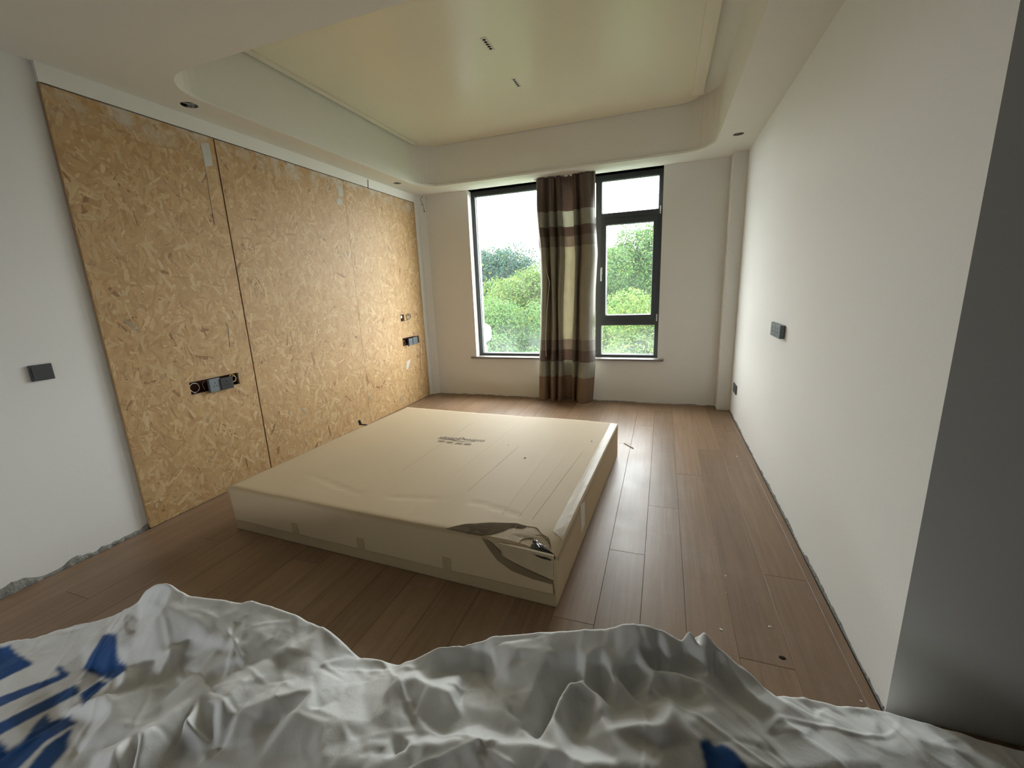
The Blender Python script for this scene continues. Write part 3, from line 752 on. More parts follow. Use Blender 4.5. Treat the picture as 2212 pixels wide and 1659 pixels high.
def _card_z(X, Y):
    X = np.asarray(X, float); Y = np.asarray(Y, float)
    edge = np.minimum.reduce([X, BL - X, Y, BW - Y])
    Z = BH + 0.010 * (noise2(X * 1.7, Y * 1.1, 3) - 0.5) + 0.005 * (noise2(X * 6, Y * 2.2, 4) - 0.5)
    for xc, a in ((0.42, .003), (0.86, -.002), (1.05, .003), (1.33, -.003), (1.52, .002), (1.74, -.0025), (1.93, .003)):
        Z += a * np.exp(-((X - xc - 0.02 * np.sin(Y * 2)) / 0.008) ** 2)
    cr = np.exp(-(((Y - 0.25 - 0.05 * np.sin(X * 5)) / 0.012) ** 2)) * np.clip((X - 0.2) / 0.4, 0, 1) * 0.004
    Z -= cr * (noise2(X * 4, Y * 4, 8) > 0.4)
    crush = np.exp(-(((BL - X) / 0.16) ** 2 + (Y / 0.10) ** 2)) * 0.03
    Z -= crush
    Z -= 0.006 * np.exp(-(edge / 0.012) ** 2)
    return Z
NXC, NYC = 88, 78
_CG = _card_z(*np.meshgrid(np.linspace(0, BL, NXC + 1), np.linspace(0, BW, NYC + 1), indexing='ij'))
def card_z(X, Y):
    u = np.clip(np.asarray(X, float) / BL * NXC, 0, NXC - 1e-6); w = np.clip(np.asarray(Y, float) / BW * NYC, 0, NYC - 1e-6)
    i, j = u.astype(int), w.astype(int); fu, fw = u - i, w - j
    return (_CG[i, j] * (1 - fu) + _CG[i + 1, j] * fu) * (1 - fw) + (_CG[i, j + 1] * (1 - fu) + _CG[i + 1, j + 1] * fu) * fw
def cz(p, dz=0.0):
    return Vector((p[0], p[1], float(card_z(p[0], p[1])) + dz))
def carton_body():
    nx, ny, nz = 88, 78, 10
    xs = np.linspace(0, BL, nx + 1); ys = np.linspace(0, BW, ny + 1)
    X, Y = np.meshgrid(xs, ys, indexing='ij')
    Z = _CG
    bm = bmesh.new()
    top = [[bm.verts.new((X[i, j], Y[i, j], Z[i, j])) for j in range(ny + 1)] for i in range(nx + 1)]
    for i in range(nx):
        for j in range(ny): bm.faces.new((top[i][j], top[i + 1][j], top[i + 1][j + 1], top[i][j + 1]))
    # walls with a slight bulge
    rim = [(top[i][0], (0, -1)) for i in range(nx)] + [(top[nx][j], (1, 0)) for j in range(ny)] + [(top[i][ny], (0, 1)) for i in range(nx, 0, -1)] + [(top[0][j], (-1, 0)) for j in range(ny, 0, -1)]
    prev = [r[0] for r in rim]; base = prev
    for k in range(1, nz + 1):
        t = k / nz; cur_ = []
        for idx, (vt, nr) in enumerate(rim):
            x, y, z = base[idx].co
            c = min(x, BL - x) if nr[0] == 0 else min(y, BW - y)
            b = 0.0015 * math.sin(math.pi * t) * min(1, c / 0.15) * (0.6 + 0.8 * math.sin(idx * 0.13) ** 2)
            if nr[0] == -1 or (nr[1] == -1 and x < 0.25): b -= 0.03 * t * (1 if nr[0] == -1 else (1 - x / 0.25)) * (1 if nr[0] == -1 else 0)
            tuck = 0.03 * t * max(0, 1 - x / 0.06) if nr[0] != 1 else 0
            cur_.append(bm.verts.new((x + nr[0] * b + tuck, y + nr[1] * b, z * (1 - t) + 0.001 * t)))
        n = len(cur_)
        for i in range(n): bm.faces.new((prev[i], prev[(i + 1) % n], cur_[(i + 1) % n], cur_[i]))
        prev = cur_
    bm.faces.new(prev)
    o = from_bm('carton_shell', bm, M_CARD, carton, True)
    return o
carton_body()
def bpatch(name, pts, nrm, th, m, parent=carton, jit=0.0, seed=0):
    """thin piece lying on the carton: outline pts, pushed th along nrm"""
    r = random.Random(seed); nrm = Vector(nrm); n = len(pts); pts = [Vector(p) for p in pts]
    if nrm.z > 0.5: pts = [cz(p) for p in pts]
    c = sum(pts, Vector()) / n
    if nrm.z > 0.5: c = cz(c)
    v = [p - nrm * 0.006 for p in pts] + [p + nrm * (th + r.uniform(-jit, jit)) for p in pts] + [c + nrm * (th + r.uniform(0, jit))]
    f = [(i, (i + 1) % n, (i + 1) % n + n, i + n) for i in range(n)] + [(i + n, (i + 1) % n + n, 2 * n) for i in range(n)]
    return from_py(name, v, f, m, parent)
# torn corner: bare corrugation, ply underneath, hole showing black film
top = lambda *q: [btop(a, b, 0.0) for a, b in q]
TEAR = [(962, 1143), (1005, 1136), (1060, 1131), (1110, 1132), (1140, 1138), (1158, 1142), (1170, 1152), (1184, 1160), (1190, 1175),
        (1180, 1182), (1160, 1178), (1130, 1172), (1095, 1166), (1050, 1158), (1005, 1152)]
bpatch('torn_ply', top(*TEAR), (0, 0, 1), 0.0012, M_CARD2)
def corrugation():
    poly = [btop(*q) for q in ((964, 1143), (1005, 1135), (1060, 1131), (1110, 1132), (1140, 1138), (1128, 1143), (1108, 1139), (1090, 1148), (1060, 1156), (1042, 1158), (1005, 1152))]
    xs = [p.x for p in poly]; bm = bmesh.new()
    x = min(xs) + 0.004
    while x < max(xs) - 0.003:
        ys = []
        for i in range(len(poly)):
            a, b = poly[i], poly[(i + 1) % len(poly)]
            if (a.x - x) * (b.x - x) < 0: ys.append(a.y + (b.y - a.y) * (x - a.x) / (b.x - a.x))
        if len(ys) >= 2:
            y0, y1 = min(ys), max(ys); h = float(card_z(x, (y0 + y1) / 2)) + 0.004
            q = [bm.verts.new(p) for p in ((x - 0.0022, y0, h - 0.001), (x, y0, h + 0.0022), (x + 0.0022, y0, h - 0.001), (x - 0.0022, y1, h - 0.001), (x, y1, h + 0.0022), (x + 0.0022, y1, h - 0.001))]
            bm.faces.new((q[0], q[1], q[4], q[3])); bm.faces.new((q[1], q[2], q[5], q[4])); bm.faces.new((q[0], q[2], q[1])); bm.faces.new((q[3], q[4], q[5]))
        x += 0.0066
    o = from_bm('corrugation_ridges', bm, M_CORR, carton); o['kind'] = 'stuff'
    return o
corrugation()
bpatch('corrugation_base', [btop(*q) for q in ((964, 1143), (1005, 1135), (1060, 1131), (1110, 1132), (1140, 1138), (1128, 1143), (1108, 1139), (1090, 1148), (1060, 1156), (1042, 1158), (1005, 1152))], (0, 0, 1), 0.0024, M_CORR)
rag = [(1123, 1171), (1126, 1165), (1134, 1162), (1150, 1160), (1158, 1154), (1168, 1155), (1176, 1160), (1184, 1163), (1188, 1172), (1198, 1182), (1199, 1190), (1184, 1192), (1160, 1189), (1142, 1184), (1150, 1172), (1140, 1166), (1130, 1170)]
def film():
    pg = [btop(*q) for q in ((1142, 1183), (1148, 1170), (1152, 1163), (1160, 1162), (1166, 1168), (1176, 1172), (1184, 1180), (1196, 1184), (1200, 1191), (1188, 1196), (1165, 1192))]
    n = len(pg); c = sum(pg, Vector()) / n; r = random.Random(4); v, f = [], []; K = 7
    for k in range(K):
        for i, p in enumerate(pg):
            for h in range(3):
                q = p.lerp(pg[(i + 1) % n], h / 3); u = 1 - k / (K - 0.5)
                w = c.lerp(q, u); a = i * 3 + h
                v.append(cz(w, 0.001 + 0.010 * (1 - u) + 0.004 * math.sin(a * 0.9 + k * 1.3) * (u < 0.98) * 0.8 + r.uniform(-1, 1) * 0.0012))
    m = 3 * n
    for k in range(K - 1):
        for i in range(m): f.append((k * m + i, k * m + (i + 1) % m, (k + 1) * m + (i + 1) % m, (k + 1) * m + i))
    f.append(tuple((K - 1) * m + i for i in range(m)))
    from_py('black_film', v, f, M_FILM, carton, True)
film()
for k, lp in enumerate(([(1123, 1171), (1126, 1165), (1134, 1162), (1150, 1160), (1156, 1163)], [(1158, 1155), (1168, 1155), (1177, 1160), (1185, 1164), (1189, 1174)], [(1110, 1132), (1140, 1138), (1158, 1141), (1170, 1152), (1184, 1160), (1190, 1172)])):
    tube('torn_edge', [cz(btop(a + ((i * 37) % 5 - 2) * 0.5, b), 0.002) for i, (a, b) in enumerate(lp)], 0.0016, M_CORR, carton, 5)
# torn flap on the near side
nr_ = lambda off, *q: [bnear(a, b, 0.002) for a, b in q]
bpatch('torn_gap', nr_(0, (1040, 1160), (1062, 1172), (1084, 1196), (1110, 1217), (1150, 1237), (1194, 1254), (1194, 1262), (1150, 1250), (1105, 1232), (1075, 1210), (1056, 1185)), (0, -1, 0), 0.003, M_CORR)
bpatch('torn_flap', nr_(0, (1078, 1172), (1140, 1186), (1196, 1200), (1196, 1246), (1160, 1234), (1112, 1214), (1086, 1198)), (0, -1, 0), 0.007, M_CARD2, jit=0.002, seed=9)
bpatch('torn_gap', nr_(0, (1193, 1254), (1195, 1253), (1199, 1282), (1196, 1286)), (0, -1, 0), 0.001, M_CORR)
# tape
def tape_strip(name, a, b, c, d, nrm, n=14, th=0.0012, wav=0.002, seed=1):
    """strip between corner lines a-b and d-c"""
    r = random.Random(seed); a, b, c, d, nrm = Vector(a), Vector(b), Vector(c), Vector(d), Vector(nrm)
    v, f = [], []
    for i in range(n + 1):
        t = i / n
        for k in range(4):
            p = a.lerp(b, t).lerp(d.lerp(c, t), k / 3)
            if nrm.z > 0.5: p = cz(p)
            v.append(p + nrm * (th + r.uniform(0, wav)))
    for i in range(n):
        for k in range(3): f.append((4 * i + k, 4 * i + k + 1, 4 * i + 5 + k, 4 * i + 4 + k))
    o = from_py(name, v, f, M_TAPE, carton)
    s = o.modifiers.new('thickness', 'SOLIDIFY'); s.thickness = 0.0006; s.offset = -1
    return o
tape_strip('tape_strip', (0.03, -0.0018, 0.004), (BL - 0.005, -0.0018, 0.004), (BL - 0.005, -0.0025, 0.066), (0.03, -0.0025, 0.066), (0, -1, 0), 40, 0.0004, 0.0006)
for px, w in ((640, 0.05), (780, 0.05), (965, 0.05)):
    p = bnear(px, 1100 + (px - 490) * 0.19 + 45, 0.01)
    tape_strip('tape_tab', (p.x - w / 2, -0.0025, 0.06), (p.x + w / 2, -0.0025, 0.06), (p.x + w / 2, -0.0025, 0.135), (p.x - w / 2, -0.0025, 0.135), (0, -1, 0), 4, 0.0005, 0.0004)
tape_strip('tape_strip', (BL - 0.062, 0.16, BH), (BL - 0.058, BW - 0.01, BH), (BL - 0.004, BW - 0.01, BH - 0.004), (BL - 0.004, 0.12, BH - 0.010), (0, 0, 1), 46, 0.0008, 0.0010, 5)
tape_strip('tape_strip', (BL + 0.0008, 0.03, BH - 0.035), (BL + 0.0008, BW - 0.02, BH - 0.010), (BL + 0.0016, BW - 0.02, BH - 0.055), (BL + 0.0016, 0.03, BH - 0.07), (1, 0, 0), 46, 0.0006, 0.0008, 6)
# paper label on the right side
lab = [bright(*q, 0.0025) for q in ((1254, 1092), (1263, 1082), (1263, 1133), (1256, 1152))]
bpatch('shipping_label', lab, (1, 0, 0), 0.0006, M_LABEL)
# long straight creases pressed into the top board
M_CREASE2 = mat('dull_cardboard_crease', (0.38, 0.29, 0.18), 0.7, 0.3)
M_CREASE = mat('pale_cardboard_crease', (0.56, 0.45, 0.31), 0.6, 0.3)
for k, (a, b, c, d) in enumerate(((868, 1016, 1022, 912), (905, 1018, 1062, 898), (955, 1045, 1140, 897), (1010, 1062, 1120, 965), (1085, 1110, 1210, 945), (1120, 1118, 1236, 965), (1150, 1122, 1262, 972))):
    p, q = btop(a, b), btop(c, d)
    tube('crease', [cz(p.lerp(q, i / 24), -0.0003) for i in range(25)], 0.0014, M_CREASE if k % 3 else M_CREASE2, carton, 5)
# small punctures in the top
for k, (a, b) in enumerate(((1278, 953), (1134, 989), (1098, 961))):
    c = btop(a, b); rr = (0.007, 0.009, 0.004)[k]
    v = [c + Vector((rr * (1.3 if i % 2 else 0.7) * math.cos(i * 0.785), rr * (0.7 if i % 2 else 1.2) * math.sin(i * 0.785), 0)) for i in range(8)]
    v = [cz(q, 0.0015) for q in v]
    v += [q - Vector((0, 0, 0.006)) for q in v]
    from_py('puncture', v, [tuple(range(8))] + [(i, (i + 1) % 8, (i + 1) % 8 + 8, i + 8) for i in range(8)], M_INK, carton)
# printed logo
lp0, lp1 = btop(946, 946), btop(1046, 953)
fc = bpy.data.curves.new('logo_text', 'FONT'); fc.body = 'sleepDesigns'; fc.size = 0.085; fc.shear = 0.30; fc.extrude = 0.0006; fc.offset = -0.0006
to = bpy.data.objects.new('logo_text', fc); COL.objects.link(to)
dg = bpy.context.evaluated_depsgraph_get()
me = bpy.data.meshes.new_from_object(to.evaluated_get(dg)); bpy.data.objects.remove(to)
xs = [vv.co.x for vv in me.vertices]; sc = (lp1 - lp0).length / max(xs)
ang = math.atan2(lp1.y - lp0.y, lp1.x - lp0.x)
me.transform(Matrix.Translation((lp0.x, lp0.y, 0)) @ Matrix.Rotation(ang, 4, 'Z') @ Matrix.Diagonal((sc, sc * 0.95, 1, 1)))
for vv in me.vertices: vv.co = cz(vv.co, 0.0026 + (0.0003 if vv.co.z > 0 else 0))
me.materials.clear()
logo = link('logo_lettering', me, M_INK, carton)
logo['label'] = 'dark printed lettering on the box top'
sw = [btop(*q) for q in ((945, 947), (960, 948), (975, 949), (985, 951.5), (1000, 953.3), (1018, 953.6))]
v, f = [], []
for i, p in enumerate(sw):
    h = 0.004 * math.sin(math.pi * (i + 0.6) / 6) + 0.001
    v += [cz(p + Vector((0, h, 0)), 0.0026), cz(p - Vector((0, h, 0)), 0.0026)]
for i in range(len(sw) - 1): f.append((2 * i, 2 * i + 1, 2 * i + 3, 2 * i + 2))
from_py('logo_swoosh', v, f, M_INK, carton)
M_INK2 = mat('faded_print_ink', (0.22, 0.17, 0.12), 0.7, 0.2)
for k, (a, b) in enumerate(((953.5, 952.5), (972, 954.8), (991, 957.5), (1010, 958.6))):   # four stamped characters, unreadable
    c = btop(a, b) + Vector((0, 0, 0.006)); bm = bmesh.new(); s = 0.025
    r = random.Random(50 + k)
    for u in (-0.9, -0.3, 0.3, 0.9): bm_box(bm, -s, s, u * s * 0.55 - s * 0.09, u * s * 0.55 + s * 0.09, 0, 0.0004)
    for u in (-0.85, 0.0, 0.85): bm_box(bm, u * s - s * 0.11, u * s + s * 0.11, -s * 0.6, s * 0.6, 0, 0.0004)
    bm.transform(Matrix.Translation(c) @ Matrix.Rotation(ang, 4, 'Z') @ Matrix.Shear('XY', 4, (0.3, 0.0)) if False else Matrix.Translation(c) @ Matrix.Rotation(ang, 4, 'Z'))
    for vv in bm.verts:
        vv.co.x += 0.3 * (vv.co.y - c.y); vv.co = cz(vv.co, 0.0026)
    from_bm('logo_character', bm, M_INK2, carton)
# black strap end by the wall edge of the carton
c = btop(786, 918)
bm = bmesh.new(); bm_box(bm, c.x - 0.05, c.x + 0.035, c.y - 0.008, c.y + 0.008, BH - 0.002, BH + 0.006, 0.002)
o = from_bm('strap_end', bm, M_DARK, carton)
bm = bmesh.new(); bm_box(bm, -0.014, 0.004, -0.008, 0.008, 0, 0.045, 0.002)
bm.transform(Matrix.Translation((c.x - 0.03, c.y, BH)) @ Matrix.Rotation(-0.35, 4, 'Y')); from_bm('strap_tab', bm, M_DARK, o)

# ------------------------------------------------------------------ small debris on the floor
crumbs = [(1567, 1244, 0.010, 'white plaster crumb on the floor, farthest of the crumbs right of the box'),
          (1568, 1280, 0.006, 'tiny white plaster speck on the floor between the larger crumbs'),
          (1557, 1360, 0.013, 'white plaster crumb smudged on the floor just beyond the sheet'),
          (1663, 1354, 0.014, 'white plaster crumb on the floor between the sheet and the right wall'),
          (1860, 1514, 0.008, 'pale plaster chip on the floor by the near end of the right wall'),
          (1592, 986, 0.010, 'white plaster speck on the floor near the far end of the right wall')]
for k, (a, b, s, lb) in enumerate(crumbs):
    p = on(2, 0.0, a, b); r = random.Random(k)
    bm = bmesh.new(); bmesh.ops.create_icosphere(bm, subdivisions=1, radius=s * 0.65)
    for vv in bm.verts:
        vv.co *= r.uniform(0.4, 1.25); vv.co.z = max(vv.co.z * 0.3, -s * 0.05)
    mz = min(vv.co.z for vv in bm.verts)
    bm.transform(Matrix.Translation((0, 0, -mz)))
    o = from_bm('plaster_crumb', bm, M_CRUMB); o.location = p
    tag(o, lb, 'plaster crumb', 'plaster crumbs on the floor')
p = on(2, 0, 1690, 1421)
bm = bmesh.new(); bmesh.ops.create_icosphere(bm, subdivisions=2, radius=0.011)
for vv in bm.verts: vv.co = Vector((vv.co.x * 1.2, vv.co.y * 0.8, max(0, vv.co.z * 0.35)))
o = from_bm('dirt_clod', bm, mat('dark_dirt', (0.03, 0.018, 0.012), 0.9, 0.2)); o.location = p
tag(o, 'small dark brown dirt clod on the floor between sheet and right wall', 'dirt')
p0, p1 = on(2, 0.0, 1348, 958), on(2, 0.0, 1368, 969)
o = tube('plaster_sliver', [p0 + Vector((0, 0, 0.004)), (p0 + p1) / 2 + Vector((0, 0, 0.005)), p1 + Vector((0, 0, 0.004))], 0.004, M_CRUMB)
tag(o, 'thin white plaster sliver on the floor beside the far corner of the box', 'plaster crumb')

# ------------------------------------------------------------------ dust sheet in the foreground
def grad_noise(x, y, seed):
    return noise2(x, y, seed) * 2 - 1
SIL = [(-260, 1440, .26), (-120, 1415, .28), (0, 1398, .30), (22, 1390, .31), (120, 1366, .33), (250, 1333, .37), (300, 1303, .43), (313, 1284, .46), (337, 1267, .49), (364, 1264, .50), (411, 1288, .47),
       (470, 1296, .46), (530, 1303, .45), (545, 1298, .455), (600, 1317, .43), (650, 1332, .42), (700, 1358, .39), (738, 1386, .36), (777, 1423, .32), (820, 1429, .31), (865, 1436, .30), (878, 1430, .31), (892, 1427, .32),
       (949, 1402, .35), (1043, 1391, .37), (1060, 1378, .39), (1075, 1375, .40), (1171, 1368, .42), (1260, 1362, .435), (1313, 1358, .44), (1343, 1350, .455), (1373, 1351, .455), (1430, 1366, .43), (1478, 1388, .40),
       (1484, 1364, .435), (1490, 1359, .44), (1507, 1357, .445), (1524, 1370, .43), (1544, 1393, .40), (1601, 1442, .34), (1640, 1476, .30), (1669, 1503, .26), (1700, 1505, .235), (1800, 1520, .18), (1911, 1537, .12), (1969, 1552, .105), (2087, 1589, .10), (2212, 1624, .10), (2330, 1660, .10)]
INNER = [  # left part
    (30, 1450, .31), (100, 1480, .325), (0, 1540, .33), (60, 1600, .345), (0, 1659, .34), (130, 1420, .335), (180, 1440, .34), (175, 1400, .35), (215, 1385, .375), (240, 1370, .40), (250, 1395, .395), (262, 1440, .37), (230, 1450, .35),
    (150, 1659, .35), (120, 1540, .34), (200, 1560, .35), (210, 1620, .36),
    (285, 1400, .395), (300, 1345, .42), (320, 1330, .44), (303, 1442, .375), (335, 1340, .455), (360, 1310, .475), (420, 1340, .455), (450, 1370, .43), (400, 1390, .41), (340, 1400, .41), (330, 1432, .385),
    (445, 1368, .435), (371, 1412, .415), (270, 1460, .405), (233, 1494, .40), (245, 1502, .375), (300, 1475, .365), (380, 1440, .375), (440, 1400, .40),
    (245, 1540, .385), (285, 1585, .375), (240, 1520, .395), (340, 1480, .375), (330, 1530, .375), (420, 1460, .385), (430, 1500, .385),
    (255, 1622, .405), (300, 1598, .415), (400, 1555, .42), (480, 1522, .425), (500, 1540, .40), (440, 1585, .36), (380, 1620, .35), (300, 1640, .36), (470, 1620, .355), (540, 1580, .375),
    (500, 1450, .40), (520, 1400, .42), (560, 1370, .43), (600, 1350, .425), (540, 1345, .435), (480, 1330, .445), (580, 1420, .40), (560, 1440, .405), (610, 1450, .385),
    (620, 1400, .41), (640, 1370, .41), (700, 1440, .37), (680, 1400, .39), (720, 1420, .365), (590, 1510, .41), (640, 1540, .40), (600, 1560, .365), (680, 1490, .39), (660, 1470, .38), (690, 1560, .39), (660, 1620, .365), (560, 1640, .36), (720, 1530, .37), (740, 1480, .355), (760, 1450, .33), (700, 1659, .37),
    # middle dip
    (800, 1445, .315), (850, 1450, .315), (780, 1500, .345), (800, 1560, .36), (790, 1659, .37), (830, 1500, .35), (858, 1467, .37), (845, 1480, .375), (850, 1460, .335), (900, 1462, .375), (940, 1485, .375), (976, 1501, .37), (990, 1520, .34), (1000, 1550, .345), (960, 1580, .335), (900, 1560, .345), (870, 1520, .36), (840, 1530, .365), (850, 1590, .355), (830, 1640, .365), (880, 1600, .37), (885, 1612, .375), (870, 1630, .33),
    # right mound
    (905, 1447, .325), (930, 1445, .33), (920, 1465, .33), (960, 1452, 0.300), (1000, 1425, .335), (1040, 1410, .36), (1010, 1450, 0.305), (1050, 1450, 0.310), (1060, 1400, .385), (1090, 1440, .385), (1075, 1460, .36), (1100, 1400, .405), (1180, 1420, .405), (1160, 1470, .385), (1110, 1490, .365), (1060, 1490, .345), (1030, 1530, .35), (1080, 1540, .355), (1120, 1570, .35),
    (1250, 1400, .415), (1262, 1420, .415), (1260, 1440, .405), (1300, 1400, .425), (1345, 1435, .40), (1320, 1450, .395), (1380, 1400, .42), (1415, 1445, .395), (1400, 1390, .425), (1440, 1410, .40), (1470, 1410, .385), (1450, 1450, .385), (1420, 1455, .385), (1290, 1500, .385), (1250, 1470, .40), (1229, 1471, .405), (1210, 1500, .40), (1190, 1550, .385), (1161, 1602, .375),
    (1216, 1505, 0.328), (1200, 1550, 0.300), (1175, 1602, 0.310), (1250, 1505, 0.318), (1300, 1508, 0.318), (1350, 1490, 0.318), (1400, 1465, 0.318), (1430, 1465, 0.318), (1460, 1465, 0.328), (1478, 1450, 0.333),
    (1033, 1600, .385), (885, 1604, .385), (960, 1607, .38), (1100, 1606, .385), (1161, 1610, .39), (1220, 1630, .395), (1262, 1648, .40), (1030, 1570, .345), (960, 1590, .34), (1100, 1590, .345), (1000, 1640, .37), (1100, 1650, .375), (900, 1650, .37),
    (1250, 1560, .335), (1240, 1600, .34), (1290, 1620, .36), (1310, 1580, .385), (1370, 1568, .39), (1430, 1572, .39), (1452, 1535, .385), (1445, 1500, .35), (1330, 1540, .345), (1390, 1530, .35), (1380, 1600, .37), (1430, 1620, .36), (1340, 1650, .38), (1420, 1659, .365),
    (1490, 1405, 0.345), (1500, 1385, .39), (1505, 1400, .375), (1520, 1410, .40), (1500, 1430, 0.320), (1530, 1450, .36), (1515, 1470, .365), (1540, 1530, .355), (1570, 1580, .345), (1490, 1520, .345), (1480, 1560, .36), (1500, 1600, .35), (1540, 1620, .34), (1600, 1659, .335),
    (1560, 1470, .325), (1580, 1500, .31), (1640, 1560, .30), (1700, 1620, .295), (1745, 1659, .29), (1570, 1440, .365), (1610, 1490, .33), (1680, 1540, .305), (1750, 1600, .29), (1820, 1645, .28), (1700, 1525, .27), (1760, 1580, .245), (1840, 1640, .25),
    (1720, 1512, .225), (1780, 1560, .22), (1790, 1535, .20), (1850, 1545, .165), (1800, 1570, .225), (1860, 1590, .20), (1900, 1560, .15), (1950, 1590, .16), (1930, 1620, .185), (1985, 1598, .165), (2000, 1640, .165), (2050, 1600, .12), (2100, 1630, .13), (1900, 1650, .205), (2150, 1659, .13), (2212, 1659, .115)]
def build_sheet():
    global SIL
    P = []
    dense = []
    for (a, b, z), (a2, b2, z2) in zip(SIL[:-1], SIL[1:]):
        n = max(1, int(math.hypot(a2 - a, b2 - b) / 9))
        dense += [(a + (a2 - a) * i / n, b + (b2 - b) * i / n, z + (z2 - z) * i / n) for i in range(n)]
    SIL = dense + [SIL[-1]]
    for a, b, z in SIL + INNER:
        p = on(2, z, a, b); P.append((p.x, p.y, z))
    # behind the ridge the cloth drops to the floor
    for a, b, z in SIL:
        p = on(2, z, a, b); d = Vector((p.x, p.y, 0)).normalized()
        s1, s2 = 0.025, 0.05 + z * 0.28
        q1 = Vector((p.x, p.y, 0)) + d * s1; q2 = Vector((p.x, p.y, 0)) + d * s2
        lim = YE - 0.012
        if q2.x > XR - 0.1: q2.y = min(q2.y, lim); q1.y = min(q1.y, lim)
        P.append((q1.x, q1.y, max(0.02, z - 0.05))); P.append((q2.x, q2.y, 0.003))
    # towards the photographer it falls away as well
    for a in range(-300, 2500, 140):
        z = float(np.interp(a, [-300, 700, 1400, 2300], [.30, .34, .33, .12]))
        p = on(2, z, a, 1800); P.append((p.x, p.y, z))
        q = Vector((p.x, p.y)) * 0.62; P.append((q.x, q.y, 0.003))
    P = np.array(P)
    # heights on a fine grid by linear interpolation over a triangulation in plan
    vv, ee, ff, *_ = geometry.delaunay_2d_cdt([Vector((a, b)) for a, b in P[:, :2]], [], [], 0, 1e-4)
    V2 = np.array([(p.x, p.y) for p in vv])
    dd = ((V2[:, None, :] - P[None, :, :2]) ** 2).sum(-1); ZV = P[dd.argmin(1), 2]
    st = 0.0045
    x0, x1, y0, y1 = -2.7, 1.30, 0.02, 1.49
    gx = np.arange(x0, x1, st); gy = np.arange(y0, y1, st)
    X, Y = np.meshgrid(gx, gy, indexing='ij'); Z = np.full(X.shape, np.nan)
    def raster(V2, ZV, ff, Z):
      for t in ff:
        a, b, c = V2[t[0]], V2[t[1]], V2[t[2]]
        i0, i1 = np.searchsorted(gx, [min(a[0], b[0], c[0]), max(a[0], b[0], c[0])]); j0, j1 = np.searchsorted(gy, [min(a[1], b[1], c[1]), max(a[1], b[1], c[1])])
        if i1 <= i0 or j1 <= j0: continue
        xx, yy = X[i0:i1, j0:j1], Y[i0:i1, j0:j1]
        den = (b[1] - c[1]) * (a[0] - c[0]) + (c[0] - b[0]) * (a[1] - c[1])
        if abs(den) < 1e-12: continue
        l1 = ((b[1] - c[1]) * (xx - c[0]) + (c[0] - b[0]) * (yy - c[1])) / den
        l2 = ((c[1] - a[1]) * (xx - c[0]) + (a[0] - c[0]) * (yy - c[1])) / den
        l3 = 1 - l1 - l2; ok = (l1 >= -1e-6) & (l2 >= -1e-6) & (l3 >= -1e-6)
        sub = Z[i0:i1, j0:j1]; zz = l1 * ZV[t[0]] + l2 * ZV[t[1]] + l3 * ZV[t[2]]
        sub[ok] = zz[ok]
    raster(V2, ZV, ff, Z)
    mask = ~np.isnan(Z); Z = np.where(mask, Z, 0.0)
    def blur(A, n):
        for _ in range(n):
            A = np.pad(A, 1, mode='edge'); A = (A[:-2, 1:-1] + A[2:, 1:-1] + 2 * A[1:-1, 1:-1]) / 4
            A = np.pad(A, 1, mode='edge'); A = (A[1:-1, :-2] + A[1:-1, 2:] + 2 * A[1:-1, 1:-1]) / 4
        return A
    # crumpled facets: random heights over a loose random triangulation
    rq = np.random.RandomState(5); RP = np.stack([rq.uniform(x0, x1, 1500), rq.uniform(y0, y1, 1500)], -1); RZ = rq.normal(0, 0.0038, 1500)
    v3, _, f3, *_ = geometry.delaunay_2d_cdt([Vector((a, b)) for a, b in RP], [], [], 0, 1e-5)
    V3 = np.array([(p.x, p.y) for p in v3]); R3 = RZ[((V3[:, None, :] - RP[None]) ** 2).sum(-1).argmin(1)]
    FC = np.zeros(X.shape); raster(V3, R3, f3, FC)
    Zs = blur(Z, 3)
    amp = np.clip((Zs - 0.02) / 0.08, 0, 1)
    Zs = Zs + 0.30 * amp * (Zs - blur(Zs, 90))
    # crumple: short creases plus soft ridged noise
    r = random.Random(11); C = np.zeros_like(Zs)
    for k in range(700):
        cx, cy = r.uniform(-2.4, 1.1), r.uniform(0.2, 1.45); a = r.uniform(0, math.pi); ln = r.uniform(0.05, 0.22); w = r.uniform(0.005, 0.016); h = r.uniform(0.001, 0.0045) * (1 if r.random() < 0.6 else -1)
        i0, i1 = np.searchsorted(gx, [cx - ln, cx + ln]); j0, j1 = np.searchsorted(gy, [cy - ln, cy + ln])
        xx, yy = X[i0:i1, j0:j1] - cx, Y[i0:i1, j0:j1] - cy
        u = xx * math.cos(a) + yy * math.sin(a); q = -xx * math.sin(a) + yy * math.cos(a) + 0.3 * u * u / ln
        C[i0:i1, j0:j1] += h * np.clip(1 - np.abs(q) / w, 0, 1) * np.clip(1 - np.abs(2 * u / ln), 0, 1) ** 0.5
    for k in range(60):          # long straight packing folds
        cx, cy = r.uniform(-2.3, 1.0), r.uniform(0.3, 1.3); a = r.uniform(0, math.pi); ln = r.uniform(0.3, 0.7); w = r.uniform(0.006, 0.012); h = r.uniform(0.003, 0.007) * (1 if r.random() < 0.7 else -1)
        i0, i1 = np.searchsorted(gx, [cx - ln, cx + ln]); j0, j1 = np.searchsorted(gy, [cy - ln, cy + ln])
        xx, yy = X[i0:i1, j0:j1] - cx, Y[i0:i1, j0:j1] - cy
        u = xx * math.cos(a) + yy * math.sin(a); q = -xx * math.sin(a) + yy * math.cos(a) + 0.05 * np.sin(u * 9)
        C[i0:i1, j0:j1] += h * np.clip(1 - np.abs(q) / w, 0, 1) * np.clip(1.2 - np.abs(2 * u / ln), 0, 1)
